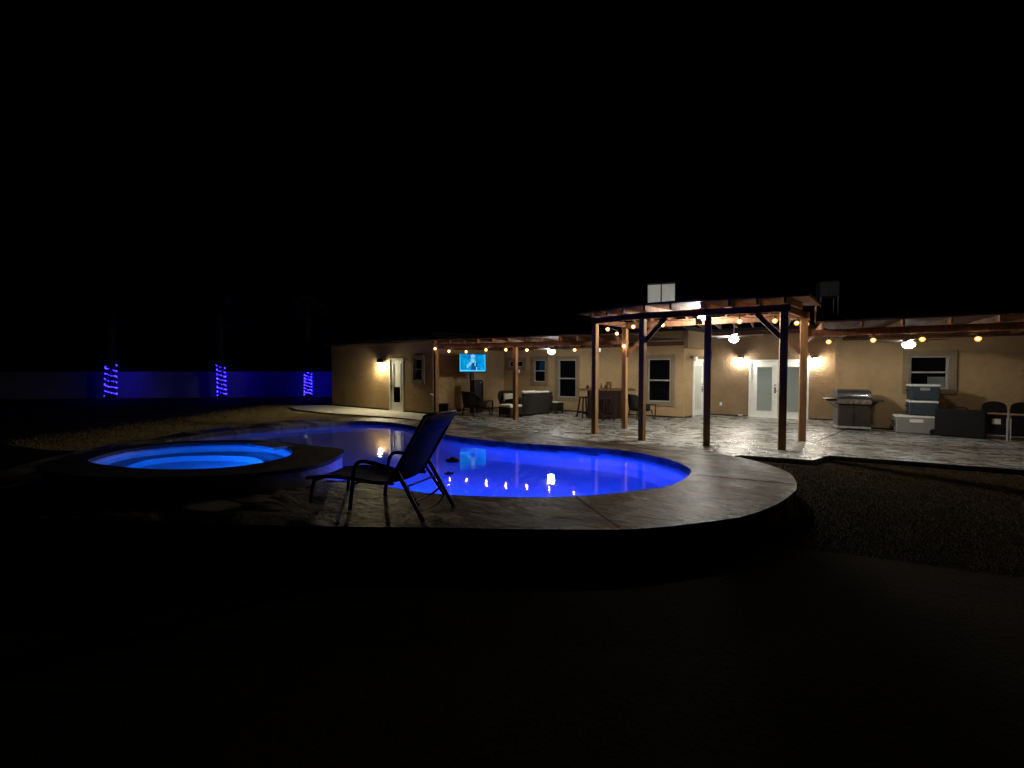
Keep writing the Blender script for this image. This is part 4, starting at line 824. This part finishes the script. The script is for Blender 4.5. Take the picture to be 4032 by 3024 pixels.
palm('palm trunk nearest the house wing', 'violet rope light round the palm trunk nearest the house', -12.25, 26.2, 0.15, 0.04, 1.58, 7.0)

# ------------------------------------------------------------------ pool floats
def float_(label, x, y, prof, mat, name):
    t = thing(name, label, 'pool float', (x, y, ZW - 0.02))
    MB().lathe(prof, (0, 0, 0), 16).build('body', mat, t, world=False, smooth=True); return t
f1 = float_('dark oval float drifting beside the television reflection', -0.99, 7.26, [(0, -0.04), (0.09, -0.03), (0.12, 0.0), (0.125, 0.04), (0.10, 0.065), (0, 0.07)], 'black', 'chlorine_float')
MB().lathe([(0, 0.07), (0.05, 0.07), (0.045, 0.09), (0, 0.092)], (0, 0, 0), 12).build('cap', 'black', f1, world=False)
f2 = float_('small white capped float near the lounge chair legs', -0.93, 6.40, [(0, -0.05), (0.06, -0.04), (0.075, 0.0), (0.07, 0.035), (0, 0.04)], 'black', 'thermometer_float')
MB().lathe([(0, 0.04), (0.025, 0.04), (0.028, 0.08), (0, 0.09)], (0.03, 0, 0), 10).build('cap', 'cool_lid', f2, world=False)
f3 = float_('tiny white float at the far end of the pool', -4.75, 9.98, [(0, -0.03), (0.05, -0.02), (0.06, 0.02), (0.03, 0.06), (0, 0.07)], 'cool_lid', 'ball_float')

# ------------------------------------------------------------------ lounge chair in the foreground
lo = thing('lounge_chair', 'black sling lounge chair with raised back standing on the near pool deck', 'lounge chair', (-0.72, 4.29, ZD), math.atan2(0.41, -0.91)); lo.scale = (0.88, 0.88, 0.88)
# local x: towards the foot end, local y: across, z up ; rear feet at x = 0
HW = 0.30
def side_tube(name, pts, r, both=True, mat='metal_dark'):
    for s in (-1, 1): MB().tube([(x, s * HW, z) for x, z in pts], r, 8).build(name, mat, lo, world=False, smooth=True)
def arc(pts, n=8):
    out = []
    for i in range(len(pts) - 1):
        p0 = pts[max(i - 1, 0)]; p1 = pts[i]; p2 = pts[i + 1]; p3 = pts[min(i + 2, len(pts) - 1)]
        for j in range(n):
            t = j / n; out.append(tuple(0.5 * (2 * p1[k] + (p2[k] - p0[k]) * t + (2 * p0[k] - 5 * p1[k] + 4 * p2[k] - p3[k]) * t * t + (3 * p1[k] - p0[k] - 3 * p2[k] + p3[k]) * t ** 3) for k in range(len(p1))))
    out.append(tuple(pts[-1])); return out
side_tube('rear_leg', [(0.0, 0.0), (0.12, 0.18), (0.34, 0.50), (0.37, 0.53)], 0.024)
side_tube('arm', arc([(1.03, 0.0), (0.99, 0.28), (0.95, 0.50), (0.86, 0.575), (0.66, 0.57), (0.40, 0.53)], 6), 0.023)
side_tube('seat_rail', arc([(0.40, 0.375), (0.70, 0.355), (1.05, 0.365), (1.40, 0.35), (1.72, 0.30)], 5), 0.022)
side_tube('foot_leg', arc([(1.58, 0.325), (1.64, 0.16), (1.66, 0.0)], 5), 0.021)
side_tube('back_rail', [(0.46, 0.37), (0.22, 0.74), (-0.03, 1.135)], 0.021)
for s in (-1, 1):     # toothed adjusting rack
    rk = MB().bar((0.10, s * (HW - 0.05), 0.14), (0.36, s * (HW - 0.05), 0.46), 0.012, 0.030)
    for i in range(5):
        k = 0.15 + 0.17 * i; x = 0.10 + 0.26 * k; z = 0.14 + 0.32 * k; rk.bar((x, s * (HW - 0.05), z), (x - 0.05, s * (HW - 0.05), z - 0.035), 0.014, 0.02)
    rk.build('rack', 'metal_dark', lo, world=False)
MB().tube(arc([(0.17, -HW + .02, 0.225), (0.20, -0.15, 0.17), (0.20, 0.15, 0.17), (0.17, HW - .02, 0.225)], 6), 0.013, 8).build('cross_bar', 'metal_dark', lo, world=False, smooth=True)
MB().tube(arc([(0.10, -HW + .04, 0.15), (0.13, -0.15, 0.055), (0.13, 0.15, 0.055), (0.10, HW - .04, 0.15)], 6), 0.008, 8).build('support_bail', 'metal_dark', lo, world=False, smooth=True)
MB().tube([(0.24, -HW, 0.35), (0.27, -0.12, 0.335), (0.27, 0.12, 0.335), (0.24, HW, 0.35)], 0.012, 8).build('cross_bar', 'metal_dark', lo, world=False, smooth=True)
MB().tube([(1.60, -HW, 0.28), (1.60, HW, 0.28)], 0.013, 8).build('cross_bar', 'metal_dark', lo, world=False)
MB().tube([(0.99, -HW, 0.30), (0.99, HW, 0.30)], 0.013, 8).build('cross_bar', 'metal_dark', lo, world=False)
MB().tube([(-0.03, -HW, 1.135), (-0.045, -0.15, 1.145), (-0.045, 0.15, 1.145), (-0.03, HW, 1.135)], 0.016, 8).build('head_bar', 'metal_dark', lo, world=False, smooth=True)
def sling(name, path, sag):
    v = []; f = []; ny = 10
    for (x, z, nx, nz) in path:
        for j in range(ny + 1):
            y = -HW + 2 * HW * j / ny; k = 1 - (y / HW) ** 2; v.append((x + nx * sag * k, y, z + nz * sag * k))
    for i in range(len(path) - 1):
        for j in range(ny): a = i * (ny + 1) + j; f.append((a, a + 1, a + ny + 2, a + ny + 1))
    o = MB().add(v, f).build(name, 'sling', lo, world=False, smooth=True); so_ = o.modifiers.new('thickness', 'SOLIDIFY'); so_.thickness = 0.003
    return o
bk = [(0.46 + (-0.03 - 0.46) * k, 0.375 + (1.14 - 0.375) * k, -0.82, -0.5) for k in [i / 14 for i in range(15)]]
sling('back_sling', bk, 0.035)
st_ = [(x, z + 0.018, 0.0, -1.0) for x, z in arc([(0.44, 0.375), (0.70, 0.355), (1.05, 0.365), (1.40, 0.35), (1.72, 0.30)], 5)]
sling('seat_sling', st_, 0.03)
hb = [(bk[11][0] - 0.012, bk[11][1] - 0.006, -0.82, -0.5), (bk[14][0] - 0.02, bk[14][1] + 0.004, -0.82, -0.5)]
sling('head_pad', hb, 0.034)

# ------------------------------------------------------------------ dormant grass
def grass(name, label, poly, n, h, mat='grass', feather=False):
    P = np.array(poly); lo_ = P.min(0); hi = P.max(0); pts = rng.uniform(lo_, hi, (n * 3, 2)); inside = np.zeros(len(pts), bool)
    j = len(P) - 1
    for i in range(len(P)):
        cnd = (P[i, 1] > pts[:, 1]) != (P[j, 1] > pts[:, 1]); xx = (P[j, 0] - P[i, 0]) * (pts[:, 1] - P[i, 1]) / (P[j, 1] - P[i, 1] + 1e-9) + P[i, 0]; inside ^= cnd & (pts[:, 0] < xx); j = i
    pts = pts[inside]
    if feather: pts = pts[rng.uniform(0, 1, len(pts)) < np.clip((pts[:, 0] + 12.5) / 5.0, 0, 1) ** 1.5]  # blades thin out to imitate where the wing lamp's light ends
    pts = pts[:n]; k = len(pts); a = rng.uniform(0, 6.283, k); hh = rng.uniform(0.4, 1.0, k) * h; wd = rng.uniform(0.002, 0.005, k); ln = rng.uniform(-0.6, 0.6, (k, 2)) * hh[:, None]
    v = np.zeros((k, 3, 3)); dx = np.cos(a) * wd; dy = np.sin(a) * wd
    v[:, 0, 0] = pts[:, 0] - dx; v[:, 0, 1] = pts[:, 1] - dy; v[:, 1, 0] = pts[:, 0] + dx; v[:, 1, 1] = pts[:, 1] + dy; v[:, :2, 2] = -0.055
    v[:, 2, :2] = pts + ln; v[:, 2, 2] = -0.05 + hh
    me = bpy.data.meshes.new(name); me.from_pydata(v.reshape(-1, 3).tolist(), [], np.arange(k * 3).reshape(-1, 3).tolist()); me.materials.append(M[mat])
    o = bpy.data.objects.new(name, me); COL.objects.link(o); o['kind'] = 'stuff'; o['label'] = label; o['category'] = 'grass'
grass('grass', 'dry short lawn between the pool deck and the right patio', [(3.9, 8.05), (3.6, 7.4), (3.9, 6.6), (3.8, 5.9), (3.4, 5.1), (2.9, 4.6), (2.4, 4.2), (4.0, 3.5), (13.0, 2.0), (13.3, 4.1), (8.15, 6.85), (5.95, 8.02), (5.32, 7.6)], 220000, 0.022)
grass('grass', 'dry short lawn between the walkway and the far pool edge', [(-17, 22), (-17, 12), (-9.5, 9.0), (-7.6, 9.0), (-7.6, 10.8), (-6.8, 12.0), (-6.3, 12.6), (-5.4, 13.1), (-4.5, 13.2), (-2.9, 12.6), (-2.7, 13.6), (-4.4, 15.1), (-7.1, 16.5), (-9.0, 17.9), (-9.9, 19.2), (-9.6, 20.6)], 240000, 0.05, 'lamplit_grass', True)
